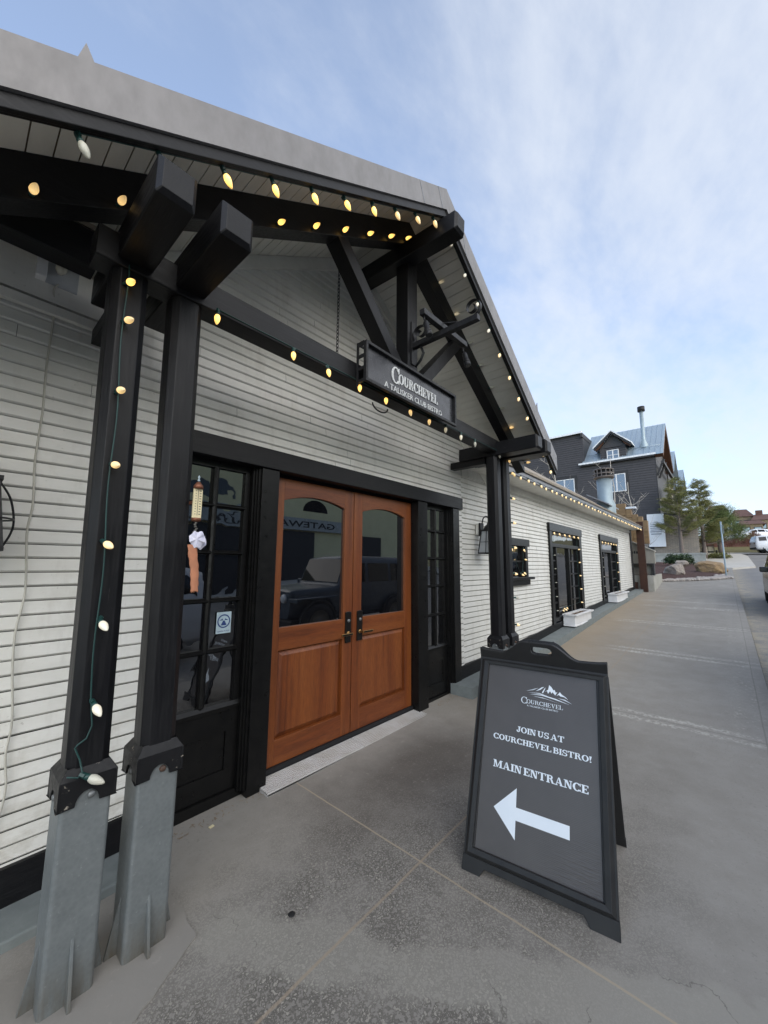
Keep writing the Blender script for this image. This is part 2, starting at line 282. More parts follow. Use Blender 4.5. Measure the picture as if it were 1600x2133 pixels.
# pavement concrete: speckled aggregate, joints, pale salts along them, worn and patched places
def concrete(name, kind):
    g = NT(name); p = g.pos()
    sp = g.n('ShaderNodeSeparateXYZ'); g.l(p, sp.inputs[0]); X, Y = sp.outputs[0], sp.outputs[1]
    big = g.noise(p, 0.55, 5, 0.6, 0.3); mid = g.noise(p, 3.2, 6, 0.65); fin = g.noise(p, 26, 5, 0.7); agg = g.noise(p, 66, 4, 0.6); wob = g.math('MULTIPLY', g.math('SUBTRACT', g.noise(p, 6, 4, 0.6), 0.5), 0.05)
    wob2 = g.math('SUBTRACT', g.noise(p, 1.3, 5, 0.7), 0.5)
    if kind == 'walk':
        c = g.mix(g.rng(big, 0.3, 0.7), (0.245, 0.236, 0.220), (0.300, 0.290, 0.272))
        c = g.mix(g.math('MULTIPLY', g.rng(mid, 0.4, 0.7), 0.5), c, (0.215, 0.205, 0.188))
        # worn aggregate near the entrance corner
        wear = g.math('MULTIPLY', g.rng(g.math('ADD', Y, wob2), -0.1, 0.9), g.rng(g.math('ADD', X, wob2), 5.0, 2.4))
        wear = g.math('MULTIPLY', wear, g.rng(g.math('ADD', mid, g.math('MULTIPLY', fin, 0.3)), 0.45, 0.75, 0.35, 1.0))
        wear = g.math('MULTIPLY', wear, g.rng(g.math('ADD', Y, g.math('MULTIPLY', wob2, 1.5)), 2.55, 1.75))
        c = g.mix(g.math('MULTIPLY', wear, g.rng(agg, 0.40, 0.50)), c, (0.112, 0.106, 0.097))
        c = g.mix(g.math('MULTIPLY', wear, g.rng(agg, 0.57, 0.61, 0, 0.7)), c, (0.40, 0.385, 0.35))
        # the dark trodden stain in front of the doors
        dx, dy = g.math('SUBTRACT', X, 2.85), g.math('SUBTRACT', Y, 2.0)
        rr = g.math('SQRT', g.math('ADD', g.math('MULTIPLY', g.math('MULTIPLY', dx, dx), 0.8), g.math('MULTIPLY', g.math('MULTIPLY', dy, dy), 3.4)))
        c = g.mix(g.math('MULTIPLY', g.rng(g.math('ADD', rr, wob2), 1.15, 0.3), 0.8), c, (0.085, 0.075, 0.066))
        # fine speckle everywhere
        c = g.mix(g.math('MULTIPLY', g.rng(agg, 0.42, 0.35), 0.5), c, (0.175, 0.168, 0.157))
        c = g.mix(g.math('MULTIPLY', g.rng(fin, 0.60, 0.75), 0.4), c, (0.385, 0.370, 0.340))
        # tan dirt towards the building further on
        tan = g.math('MULTIPLY', g.rng(g.math('ADD', Y, g.math('MULTIPLY', wob2, 0.9)), 1.1, 2.2), g.rng(X, 3.5, 7.0))
        tan = g.math('MULTIPLY', tan, g.rng(X, 20, 14))
        c = g.mix(g.math('MULTIPLY', tan, 0.65), c, (0.335, 0.262, 0.175))
        # patched mortar on this side: band from the post feet towards the kerb
        bnd = g.math('ADD', g.math('SUBTRACT', g.math('ADD', g.math('MULTIPLY', X, 0.93), 0.0), 1.02), g.math('MULTIPLY', g.math('SUBTRACT', Y, 1.75), 0.55))
        ptc = g.math('MULTIPLY', g.rng(g.math('ADD', g.math('ABSOLUTE', bnd), g.math('MULTIPLY', g.math('ADD', wob2, g.math('MULTIPLY', g.math('SUBTRACT', mid, 0.5), 0.5)), 0.45)), 0.17, 0.12), g.rng(Y, 2.02, 1.9))
        c = g.mix(g.math('MULTIPLY', ptc, g.rng(mid, 0.3, 0.6, 0.25, 0.6)), c, g.mix(mid, (0.270, 0.265, 0.240), (0.315, 0.308, 0.282)))
        vo = g.n('ShaderNodeTexVoronoi', feature='DISTANCE_TO_EDGE'); vo.inputs['Scale'].default_value = 1.7
        wv3 = g.n('ShaderNodeVectorMath', operation='ADD'); g.l(p, wv3.inputs[0]); nv = g.n('ShaderNodeTexNoise'); nv.inputs['Scale'].default_value = 3.5; nv.inputs['Detail'].default_value = 6; g.l(p, nv.inputs['Vector'])
        sc3 = g.n('ShaderNodeVectorMath', operation='SCALE'); sc3.inputs['Scale'].default_value = 0.45; g.l(nv.outputs['Color'], sc3.inputs[0]); g.l(sc3.outputs[0], wv3.inputs[1]); g.l(wv3.outputs[0], vo.inputs['Vector'])
        near = g.math('MULTIPLY', g.rng(g.math('ABSOLUTE', bnd), 0.34, 0.20), g.rng(Y, 2.3, 2.0))
        c = g.mix(g.math('MULTIPLY', g.math('MULTIPLY', g.rng(vo.outputs['Distance'], 0.0045, 0.001), g.rng(mid, 0.46, 0.54)), g.math('MULTIPLY', near, 0.7)), c, (0.10, 0.095, 0.085))
        def joint(coord, at, w, col, st):
            nonlocal c
            d = g.math('ABSOLUTE', g.math('ADD', g.math('SUBTRACT', coord, at), g.math('MULTIPLY', wob, 0.25)))
            c = g.mix(g.math('MULTIPLY', g.rng(d, w, w * 0.5), st), c, col)
        def salts(coord, at, w, other, lo, hi, st=0.85, line=1.0):
            nonlocal c
            d = g.math('ABSOLUTE', g.math('ADD', g.math('SUBTRACT', coord, at), g.math('MULTIPLY', wob, 2.2)))
            edge = g.math('ABSOLUTE', g.math('SUBTRACT', d, w * 0.42))
            rag = g.math('ADD', g.math('MULTIPLY', mid, 0.35), g.math('MULTIPLY', fin, 0.65))
            m = g.math('MAXIMUM', g.math('MULTIPLY', g.rng(edge, w * 0.36, w * 0.05), g.rng(rag, 0.45, 0.56, 0, line)), g.math('MULTIPLY', g.rng(d, w * 1.1, w * 0.3), g.rng(rag, 0.55, 0.63, 0, 0.7)))
            m = g.math('MULTIPLY', m, g.math('MULTIPLY', g.rng(other, lo - 0.15, lo + 0.15), g.rng(other, hi + 0.15, hi - 0.15)))
            c = g.mix(g.math('MULTIPLY', g.math('MULTIPLY', m, g.rng(g.math('ADD', wob2, g.math('MULTIPLY', big, 0.6)), 0.05, 0.42, 0.25, 1.0)), st), c, (0.56, 0.555, 0.52))
        for at, w, hi in ((5.13, 0.20, 1.2), (8.2, 0.26, 1.7), (11.0, 0.22, 2.1), (14.0, 0.24, 2.0), (15.3, 0.2, 2.2)):
            salts(X, at, w, Y, -0.2, hi)
        salts(Y, -0.03, 0.20, X, 5.3, 16.0, 0.75, 0.15)
        salts(Y, 0.55, 0.36, X, 13.8, 16.4, 0.8, 0.2)
        for at in (1.95, 5.13, 8.2, 11.0, 14.0, 17.0, 20.0, 23.2, 26.5, 30):
            joint(X, at, 0.0075, (0.36, 0.31, 0.235) if at < 3 else (0.17, 0.162, 0.148), 0.75)
        joint(Y, 1.43, 0.009, (0.31, 0.255, 0.195), 0.7)
        joint(Y, -0.14, 0.008, (0.17, 0.16, 0.145), 0.6)
        h = g.math('ADD', g.math('MULTIPLY', agg, 0.5), g.math('MULTIPLY', fin, 0.8))
    elif kind == 'road':
        c = g.mix(g.rng(big, 0.3, 0.7), (0.165, 0.165, 0.168), (0.215, 0.212, 0.207))
        c = g.mix(g.math('MULTIPLY', g.rng(Y, -0.95, -0.38), g.rng(g.math('ADD', mid, g.math('MULTIPLY', fin, 0.5)), 0.6, 0.85)), c, (0.34, 0.31, 0.25))
        c = g.mix(g.math('MULTIPLY', g.rng(agg, 0.42, 0.32), 0.6), c, (0.10, 0.10, 0.10))
        h = g.math('ADD', agg, fin)
    elif kind == 'pad':
        c = g.mix(mid, (0.200, 0.193, 0.182), (0.262, 0.252, 0.236))
        c = g.mix(g.math('MULTIPLY', g.rng(fin, 0.62, 0.72), 0.4), c, (0.36, 0.345, 0.315))
        h = fin
    else:
        c = g.mix(g.rng(big, 0.3, 0.7), (0.46, 0.45, 0.425), (0.53, 0.515, 0.48))
        c = g.mix(g.math('MULTIPLY', g.rng(mid, 0.4, 0.7), 0.3), c, (0.38, 0.37, 0.345))
        h = fin
    c = g.mix(1.0, c, (1.01, 0.98, 0.935), 'MULTIPLY')
    g.setv(g.b.inputs['Base Color'], c); g.setv(g.b.inputs['Roughness'], g.rng(mid, 0.3, 0.7, 0.72, 0.9))
    g.bump(h, 0.28 if kind != 'road' else 0.4, 0.006)
    return g.m
M_WALK = concrete('pavement_concrete', 'walk'); M_ROAD = concrete('worn_asphalt', 'road'); M_PAD = concrete('patch_concrete', 'pad'); M_DRIVE = concrete('pale_driveway', 'drive')

g = NT('dry_grass'); p = g.pos()
g.setv(g.b.inputs['Base Color'], g.mix(g.noise(g.map(p, (1, 1, 4)), 1.4, 6, 0.7), (0.085, 0.080, 0.022), (0.22, 0.185, 0.075)))
g.b.inputs['Roughness'].default_value = 0.9; g.bump(g.noise(p, 14, 5, 0.7), 0.8, 0.1); M_GRASS = g.m
g = NT('bark_mulch'); p = g.pos()
g.setv(g.b.inputs['Base Color'], g.mix(g.noise(p, 9, 6, 0.7), (0.045, 0.022, 0.018), (0.105, 0.052, 0.042)))
g.b.inputs['Roughness'].default_value = 0.95; g.bump(g.noise(p, 16, 5, 0.7), 1.0, 0.06); M_MULCH = g.m
g = NT('river_gravel'); p = g.pos(); oi = g.n('ShaderNodeTexVoronoi'); oi.inputs['Scale'].default_value = 3.5; g.l(p, oi.inputs['Vector'])
g.setv(g.b.inputs['Base Color'], g.mix(g.noise(oi.outputs['Color'], 3, 1), (0.50, 0.46, 0.41), (0.25, 0.21, 0.19)))
g.b.inputs['Roughness'].default_value = 0.85; M_GRAVEL = g.m
g = NT('ledgestone'); p = g.pos(); bt = g.n('ShaderNodeTexBrick'); bt.inputs['Scale'].default_value = 2.3; bt.inputs['Mortar Size'].default_value = 0.03
bt.inputs['Color1'].default_value = (0.40, 0.34, 0.27, 1); bt.inputs['Color2'].default_value = (0.24, 0.215, 0.19, 1); bt.inputs['Mortar'].default_value = (0.06, 0.055, 0.05, 1); bt.inputs['Row Height'].default_value = 0.16; bt.inputs['Brick Width'].default_value = 0.8
sp = g.n('ShaderNodeSeparateXYZ'); g.l(p, sp.inputs[0]); cb = g.n('ShaderNodeCombineXYZ'); g.l(g.math('ADD', sp.outputs[0], sp.outputs[1]), cb.inputs[0]); g.l(sp.outputs[2], cb.inputs[1]); g.l(cb.outputs[0], bt.inputs['Vector'])
g.setv(g.b.inputs['Base Color'], g.mix(0.45, bt.outputs[0], g.mix(g.noise(p, 4, 5, 0.7), (0.48, 0.40, 0.30), (0.17, 0.155, 0.14))))
g.b.inputs['Roughness'].default_value = 0.9; g.bump(bt.outputs['Fac'], 0.6, -0.03); M_LEDGE = g.m

# ------------------------------------------------------------------ mesh helpers
ROOTLOC = {}
class MB:
    def __init__(s): s.v = []; s.f = []; s.sm = []
    def face(s, pts, smooth=False):
        i = len(s.v); s.v += [tuple(p) for p in pts]; s.f.append(list(range(i, i + len(pts)))); s.sm.append(smooth)
    def grid(s, rows, smooth=True, closeu=False, closev=False):
        i = len(s.v); n = len(rows); m = len(rows[0])
        for r in rows: s.v += [tuple(p) for p in r]
        for a in range(n if closeu else n - 1):
            for b in range(m if closev else m - 1):
                a2, b2 = (a + 1) % n, (b + 1) % m
                s.f.append([i + a * m + b, i + a2 * m + b, i + a2 * m + b2, i + a * m + b2]); s.sm.append(smooth)
    def box(s, x0, x1, y0, y1, z0, z1):
        s.hexa([(x0, y0, z0), (x1, y0, z0), (x1, y1, z0), (x0, y1, z0), (x0, y0, z1), (x1, y0, z1), (x1, y1, z1), (x0, y1, z1)]); return s
    def hexa(s, P):
        i = len(s.v); s.v += [tuple(p) for p in P]
        for q in ((0, 3, 2, 1), (4, 5, 6, 7), (0, 1, 5, 4), (1, 2, 6, 5), (2, 3, 7, 6), (3, 0, 4, 7)):
            s.f.append([i + k for k in q]); s.sm.append(False)
        return s
    def prism(s, poly, fn0, fn1):
        """polygon in 2-D mapped by fn0 (near) and fn1 (far)"""
        n = len(poly); i = len(s.v)
        s.v += [tuple(fn0(*p)) for p in poly] + [tuple(fn1(*p)) for p in poly]
        s.f.append([i + k for k in range(n)]); s.f.append([i + n + k for k in reversed(range(n))]); s.sm += [False, False]
        for k in range(n):
            k2 = (k + 1) % n; s.f.append([i + k, i + n + k, i + n + k2, i + k2]); s.sm.append(False)
        return s
    def beam(s, p0, p1, w, h, up=(0, 0, 1), ch=0.0, end=0.0):
        """rectangular timber from p0 to p1: w across, h along up; ch = chamfered long edges, end = chamfered end faces"""
        p0, p1 = Vector(p0), Vector(p1); d = (p1 - p0).normalized(); up = Vector(up); sx = d.cross(up).normalized(); uy = sx.cross(d).normalized()
        a, b = w / 2, h / 2
        if ch: sec = [(-a + ch, -b), (a - ch, -b), (a, -b + ch), (a, b - ch), (a - ch, b), (-a + ch, b), (-a, b - ch), (-a, -b + ch)]
        else: sec = [(-a, -b), (a, -b), (a, b), (-a, b)]
        rings = [(p0, 1.0), (p1, 1.0)]
        if end:
            f = 1 - 2 * end / max(w, h) * 1.0
            rings = [(p0, f), (p0 + d * end, 1), (p1 - d * end, 1), (p1, f)]
        i = len(s.v); n = len(sec)
        for P, k in rings:
            for (x, y) in sec: s.v.append(tuple(P + sx * x * k + uy * y * k))
        for r in range(len(rings) - 1):
            for k in range(n):
                k2 = (k + 1) % n; s.f.append([i + r * n + k, i + r * n + k2, i + (r + 1) * n + k2, i + (r + 1) * n + k]); s.sm.append(False)
        s.f.append([i + k for k in reversed(range(n))]); s.f.append([i + (len(rings) - 1) * n + k for k in range(n)]); s.sm += [False, False]
        return s
    def tube(s, pts, r, n=8, closed=False, caps=True):
        pts = [Vector(p) for p in pts]; rows = []; prev = None
        rr = r if isinstance(r, (list, tuple)) else [r] * len(pts)
        for k, P in enumerate(pts):
            a = pts[k - 1] if k else (pts[-1] if closed else pts[0]); b = pts[(k + 1) % len(pts)] if (k < len(pts) - 1 or closed) else pts[-1]
            t = (b - a).normalized()
            if prev is None:
                u = t.cross(Vector((0, 0, 1)));
                if u.length < 1e-3: u = t.cross(Vector((1, 0, 0)))
                u.normalize()
            else: u = (prev - t * prev.dot(t)).normalized()
            prev = u; w = t.cross(u)
            rows.append([P + (u * math.cos(2 * PI * j / n) + w * math.sin(2 * PI * j / n)) * rr[k] for j in range(n)])
        s.grid(rows, True, closed, True)
        if caps and not closed: s.face(list(reversed(rows[0]))); s.face(rows[-1])
        return s
    def lathe(s, prof, c=(0, 0, 0), n=16, ax='z', smooth=True):
        rows = []
        for (r, h) in prof:
            row = []
            for j in range(n):
                a = 2 * PI * j / n; x, y = r * math.cos(a), r * math.sin(a)
                row.append({'z': (c[0] + x, c[1] + y, c[2] + h), 'y': (c[0] + x, c[1] + h, c[2] + y), 'x': (c[0] + h, c[1] + x, c[2] + y)}[ax])
            rows.append(row)
        s.grid(rows, smooth, False, True)
        return s
    def build(s, name, m, parent=None, bevel=0.0, root=None, fix=True):
        me = bpy.data.meshes.new(name)
        off = ROOTLOC.get(root.name if root else (parent.name if parent else None), Vector((0, 0, 0)))
        me.from_pydata([(x - off.x, y - off.y, z - off.z) for x, y, z in s.v], [], s.f)
        me.polygons.foreach_set('use_smooth', s.sm)
        if fix:
            bm = bmesh.new(); bm.from_mesh(me); bmesh.ops.remove_doubles(bm, verts=bm.verts, dist=1e-5); bmesh.ops.recalc_face_normals(bm, faces=bm.faces); bm.to_mesh(me); bm.free()
        me.materials.append(m); me.update()
        o = bpy.data.objects.new(name, me); COL.objects.link(o)
        if parent: o.parent = parent; ROOTLOC[o.name] = off
        if bevel:
            b = o.modifiers.new('bevel', 'BEVEL'); b.width = bevel; b.segments = 2; b.limit_method = 'ANGLE'; b.angle_limit = math.radians(35)
        return o

def tag(o, label=None, cat=None, group=None, kind=None):
    if label: o['label'] = label
    if cat: o['category'] = cat
    if group: o['group'] = group
    if kind: o['kind'] = kind
    return o
def thing(name, label, cat, loc=(0, 0, 0), rz=0, group=None):
    o = bpy.data.objects.new(name, None); COL.objects.link(o); o.location = loc; o.rotation_euler = (0, 0, rz); o.empty_display_size = 0.2
    if rz == 0: ROOTLOC[o.name] = Vector(loc)      # unrotated things take world coordinates, rotated ones take local coordinates
    else: ROOTLOC[o.name] = Vector((0, 0, 0))
    return tag(o, label, cat, group)
def copy_tree(o, parent=None):
    c = o.copy(); COL.objects.link(c)
    if parent: c.parent = parent
    for ch in list(o.children): copy_tree(ch, c)
    return c

# ------------------------------------------------------------------ ground
KX = [-60, 0, 4.4, 7.7, 11.5, 17, 36, 50, 57, 62, 66, 100, 220, 400]
KZ = [-.9, -.085, -.03, .10, .33, .58, 1.55, 2.75, 3.2, 4.0, 4.6, 7.2, 15, 22]
def gz(x): return float(np.interp(x, KX, KZ))
def strip(name, xs, y0, y1, dz, m, ny=1, kind='structure'):
    b = MB(); rows = []
    for x in xs:
        a, e = (y0(x) if callable(y0) else y0), (y1(x) if callable(y1) else y1)
        rows.append([(x, a + (e - a) * j / ny, gz(x) + dz) for j in range(ny + 1)])
    b.grid(rows, False)
    return tag(b.build(name, m), kind=kind)
xsn = sorted(set([-12 + i for i in range(0, 50)] + [-12, 4.4, 7.7, 11.5]))
xsn = [x for x in xsn if x <= 35.4] + [35.4]
KERB = -0.26
strip('pavement', xsn, KERB, 12, 0.0, M_WALK)
# kerb face and road
b = MB()
for xa, xb in zip(xsn[:-1], xsn[1:]):
    b.face([(xa, KERB, gz(xa) + 0.0), (xb, KERB, gz(xb) + 0.0), (xb, KERB - 0.02, gz(xb) - 0.16), (xa, KERB - 0.02, gz(xa) - 0.16)])
tag(b.build('kerb', M_PAD), kind='structure')
xr = xsn + [40, 45, 50, 53, 57, 60]
strip('road', xr, -12.0, lambda x: KERB - 0.02 if x < 35.5 else -1.2 - (x - 35.4) * 0.012, -0.125, M_ROAD)
xd = [35.4, 37, 40, 44, 48, 51.5]
strip('driveway', xd, lambda x: float(np.interp(x, [35.4, 37, 50, 51.5], [-0.30, -1.5, -1.5, -1.15])), 14, 0.006, M_DRIVE)
xc = [51.5, 53, 55, 57, 57.6]
strip('cross_street', xc, -12, 30, -0.04, M_ROAD)
strip('opposite_pavement', xr, -16, -12.0, 0.0, M_DRIVE)
b = MB(); rows = []
for x in [-300, -60, 0, 4.4, 7.7, 11.5, 17, 36, 50, 57.6, 62, 66, 75, 100, 220, 400]:
    rows.append([(x, y, gz(x) - 0.3 if x < 57 else gz(x) - 0.02) for y in (-400, -60, -16, 12, 60, 400)])
b.grid(rows, False); tag(b.build('ground', M_GRASS), kind='structure')
# patched pad of concrete round the post feet, a little proud of the pavement
b = MB()
key = [(-1.0, 1.69), (0.40, 1.725), (0.64, 1.768), (0.757, 1.833), (0.922, 1.926), (0.938, 2.10), (0.933, 2.25), (0.89, 2.31), (-1.0, 2.32)]; pts = []
for (xa, ya), (xb, yb) in zip(key[:-1], key[1:]):
    for k in range(6): u = k / 6; pts.append((xa + (xb - xa) * u + random.uniform(-.006, .006) * (k > 0), ya + (yb - ya) * u + random.uniform(-.005, .005) * (k > 0)))
pts.append(key[-1])
b.prism(pts, lambda x, y: (x, y, gz(x) + 0.007), lambda x, y: (x, y, gz(x) - 0.05))
tag(b.build('concrete_pad', M_PAD), kind='structure')

# ------------------------------------------------------------------ bistro building
B = thing('bistro_building', 'long white clapboard bistro with black trim and a gabled timber entrance porch', 'building', (2.7, 2.8, 0))
YW = 2.74                                   # face of the siding
XA, ZA = 2.62, 4.87                         # apex of the soffit
SL, SR = 0.62, 0.67                         # pitches of the two sides
def soff(x): return ZA - (SL * (XA - x) if x < XA else SR * (x - XA))
HOLES = [(0.90, 4.62, -0.2, 2.47), (5.72, 7.08, 1.30, 2.04), (8.27, 10.58, 0.35, 2.47), (12.58, 15.0, 0.5, 2.49)]
EXP = 0.0733
PROF = [(0.012, 0.0036), (0.0, 0.0032), (-0.0095, 0.0120), (-0.0100, 0.0145), (-0.0015, EXP - 0.0003)]
def siding(name, x0, x1, z0, z1, holes=(), clip=None, seams=True):
    b = MB(); z = z0
    while z < z1:
        zm = z + EXP / 2; iv = [(x0, x1)]
        for (a, c, h0, h1) in holes:
            if h0 < zm < h1:
                iv = [q for (s, e) in iv for q in ((s, min(e, a)), (max(s, c), e)) if q[1] - q[0] > 0.01]
        for (s, e) in iv:
            if clip:
                s, e = max(s, clip(zm)[0]), min(e, clip(zm)[1])
                if e - s < 0.02: continue
            jt = random.uniform(-0.0012, 0.0012)
            cuts = [s]
            if seams:
                q = s + random.uniform(0.4, 3.0)
                while q < e - 0.3: cuts.append(q); q += random.uniform(1.6, 3.6)
            cuts.append(e)
            for u, w in zip(cuts[:-1], cuts[1:]):
                w2 = w - (0.0022 if w < e else 0); j2 = jt + random.uniform(-0.0014, 0.0014)
                rows = [[(u, YW + dy + j2, z + dz), (w2, YW + dy + j2, z + dz)] for dy, dz in PROF]
                b.grid(rows, False)
        z += EXP
    b2 = MB()
    return b.build(name, M_SIDING, B, fix=False)
GR = 4.735                                 # seam where the porch part meets the wing
siding('wall', -3.2, GR, 0.0, 3.26, HOLES)
def gclip(z):
    return (XA - (ZA - 0.06 - z) / SL, XA + (ZA - 0.06 - z) / SR)
siding('gable_wall', -0.2, 5.3, 3.2265 + EXP * 0 + 0.0, 4.80, clip=gclip)
siding('gable_wall', GR, 5.32, 2.96, 3.23)
YW = 2.752
siding('wing_wall', GR, 17.6, 0.05, 2.98, HOLES)
YW = 2.74
# sheathing behind the boards, so nothing is see-through
b = MB()
for (x0, x1, z0, z1) in ((-3.2, 0.9, -0.3, 3.3), (0.9, 4.62, 2.44, 3.3), (4.62, 5.72, -0.3, 3.3), (5.72, 7.08, -0.3, 1.3), (5.72, 7.08, 2.04, 3.1), (7.08, 8.27, -0.3, 3.1), (8.27, 10.58, -0.3, 0.4), (8.27, 10.58, 2.47, 3.1), (10.58, 12.58, -0.3, 3.1), (12.58, 15.0, -0.3, 0.55), (12.58, 15.0, 2.49, 3.1), (15.0, 17.59, -0.3, 3.1)):
    b.box(x0, x1, YW + 0.024, YW + 0.12, z0, z1 if x1 < 5.8 or z1 < 3 else z1)
b.prism([(-0.1, 3.305), (5.2, 3.305), (XA, 4.86)], lambda x, z: (x, YW + 0.024, z), lambda x, z: (x, YW + 0.12, z))
b.build('sheathing', M_DARKHOLE, B)
b = MB().box(17.60, 17.66, 2.70, 8.0, 0.3, 3.05); b.build('end_wall', M_LODGET, B)
MB().box(-3.2, 17.5, 7.9, 8.0, -0.3, 3.0).build('rear_wall', M_SIDING, B)
MB().box(-3.3, -3.2, 2.75, 8.0, -0.3, 3.0).build('side_wall', M_SIDING, B)
# rake frieze boards on the gable wall
b = MB()
for s in (-1, 1):
    xe = -0.3 if s < 0 else 5.45; sl = SL if s < 0 else SR
    f = lambda x, d: ZA - 0.004 - sl * abs(x - XA) - d
    b.prism([(XA, f(XA, 0)), (XA, f(XA, 0.125)), (xe, f(xe, 0.125)), (xe, f(xe, 0))], lambda x, z: (x, YW - 0.030, z), lambda x, z: (x, YW + 0.01, z))
b.build('gable_frieze', M_SOFFIT, B)
# wall frieze of the left wing with its projecting dark beam
MB().box(-3.2, 0.62, YW - 0.045, YW - 0.016, 3.03, 3.27).build('frieze_board', M_SIDING, B)
MB().box(-3.2, 0.62, YW - 0.055, YW - 0.02, 2.96, 3.01).build('frieze_board', M_SIDING, B)
MB().box(-3.2, 0.37, 2.40, 2.53, 3.155, 3.36).build('eave_beam', M_BLACKX, B, 0.006)
MB().box(-3.2, 0.37, 2.53, YW - 0.046, 3.275, 3.30).build('eave_soffit', M_SOFFIT, B)
# base trim following the slope
def slopebox(x0, x1, y0, y1, lo, hi, n=10):
    b = MB()
    for k in range(n):
        a, c = x0 + (x1 - x0) * k / n, x0 + (x1 - x0) * (k + 1) / n
        b.hexa([(a, y0, lo(a)), (c, y0, lo(c)), (c, y1, lo(c)), (a, y1, lo(a)), (a, y0, hi(a)), (c, y0, hi(c)), (c, y1, hi(c)), (a, y1, hi(a))])
    return b
TB = lambda x: float(np.interp(x, [0, 0.8, 4.49, 6.8, 11, 17.3, 18], [-0.045, -0.03, 0.105, 0.185, 0.43, 0.70, 0.73]))
TT = lambda x: float(np.interp(x, [0, 0.8, 4.49, 6.8, 11, 17.3, 18], [0.127, 0.142, 0.266, 0.325, 0.55, 0.80, 0.82]))
slopebox(-3.2, 0.884, 2.712, 2.76, TB, TT, 4).build('base_trim', M_BLACKX, B)
slopebox(4.615, 17.6, 2.712, 2.76, TB, TT, 14).build('base_trim', M_BLACKX, B)
slopebox(-3.2, 0.83, 2.48, 2.76, lambda x: -0.3, lambda x: TB(x) - 0.002, 3).build('stone_plinth', M_STONE, B, 0.008)
slopebox(4.42, 17.75, 2.45, 2.76, lambda x: gz(x) - 0.2, lambda x: TB(x) - 0.002, 14).build('stone_plinth', M_STONE, B)
MB().box(17.50, 17.615, 2.70, 2.74, 0.72, 2.98).build('corner_board', M_LODGET, B)

# --- entrance joinery
def casing(x0, x1, z0, z1, y0=2.700, y1=2.80, nm='casing'): return MB().box(x0, x1, y0, y1, z0, z1).build(nm, M_TRIM, B, 0.004)
MB().box(0.885, 4.69, 2.686, 2.80, 2.355, 2.515).build('header', M_BLACKX, B, 0.006)
for (a, c) in ((0.885, 0.95), (1.595, 1.752), (3.672, 3.86), (4.46, 4.615)): casing(a, c, gz(a) - 0.02, 2.352, y0=2.704 if a not in (0.885,) else 2.706)
def stepped(x, s):                    # moulded reveal beside a casing
    b = MB()
    for k, (w, y) in enumerate(((0.018, 2.725), (0.014, 2.742), (0.016, 2.758))):
        x0 = x + s * sum(v for v, _ in ((0.018, 0), (0.014, 0), (0.016, 0))[:k]); x1 = x0 + s * w
        b.box(min(x0, x1), max(x0, x1), y, 2.80, -0.02, 2.354)
    return b
def sidelight(x0, x1):
    S = MB().box(x0, x1, 2.80, 2.835, 0.0, 0.14)
    S.box(x0, x1, 2.80, 2.835, 0.40, 0.565); S.box(x0, x1, 2.80, 2.835, 2.305, 2.36)
    st = 0.085
    S.box(x0, x0 + st, 2.80, 2.835, 0.14, 0.40); S.box(x1 - st, x1, 2.80, 2.835, 0.14, 0.40)
    S.box(x0, x0 + st * 0.5, 2.80, 2.835, 0.565, 2.305); S.box(x1 - st * 0.5, x1, 2.80, 2.835, 0.565, 2.305)
    S.box(x0 + st, x1 - st, 2.812, 2.835, 0.14, 0.40)
    fr = S.build('sidelight', M_TRIM, B, 0.003)
    sb = MB(); sb.prism([(2.782, 0.575), (2.80, 0.60), (2.835, 0.60), (2.835, 0.545), (2.79, 0.545)], lambda y, z: (x0, y, z), lambda y, z: (x1, y, z)); sb.build('sill', M_TRIM, fr, root=B)
    zs = [0.60, 0.97, 1.325, 1.672, 2.02, 2.305]
    a, c = x0 + st * 0.5, x1 - st * 0.5; xm = (a + c) / 2
    mt = MB()
    for z in zs[1:-1]:
        mt.prism([(2.795, z - 0.014), (2.782, z - 0.004), (2.782, z + 0.004), (2.800, z + 0.018), (2.835, z + 0.018), (2.835, z - 0.018)], lambda y, q: (a, y, q), lambda y, q: (c, y, q))
    mt.prism([(2.795, xm - 0.018), (2.783, xm - 0.005), (2.783, xm + 0.005), (2.795, xm + 0.018), (2.836, xm + 0.018), (2.836, xm - 0.018)], lambda y, x: (x, y, 0.60), lambda y, x: (x, y, 2.305))
    mt.build('muntins', M_TRIM, fr, root=B)
    for k in range(5):
        for (p, q) in ((a, xm), (xm, c)):
            t = random.uniform(-0.003, 0.003); u = random.uniform(-0.003, 0.003)
            pb = MB(); pb.face([(p, 2.828 + t, zs[k]), (q, 2.828 - t, zs[k]), (q, 2.828 - t + u, zs[k + 1]), (p, 2.828 + t + u, zs[k + 1])]); pb.build('pane', M_GLASSW, fr, root=B)
    return fr
b = stepped(1.595, -1); q = stepped(0.95, 1); b.v += q.v; k0 = len(b.v) - len(q.v); b.f += [[i + k0 for i in f] for f in q.f]; b.sm += q.sm; b.build('reveal_moulding', M_TRIM, B)
b = stepped(3.86, 1); q = stepped(4.46, -1); k0 = len(b.v); b.v += q.v; b.f += [[i + k0 for i in f] for f in q.f]; b.sm += q.sm; b.build('reveal_moulding', M_TRIM, B)
sidelight(0.998, 1.547); sidelight(3.908, 4.412)
MB().box(0.95, 1.6, 2.78, 2.84, -0.14, -0.004).build('threshold_board', M_TRIM, B); MB().box(3.86, 4.46, 2.78, 2.84, -0.12, -0.004).build('threshold_board', M_TRIM, B)
MB().box(0.7, 4.7, 2.90, 3.0, -0.2, 2.5).build('dark_lobby', M_DARKHOLE, B)
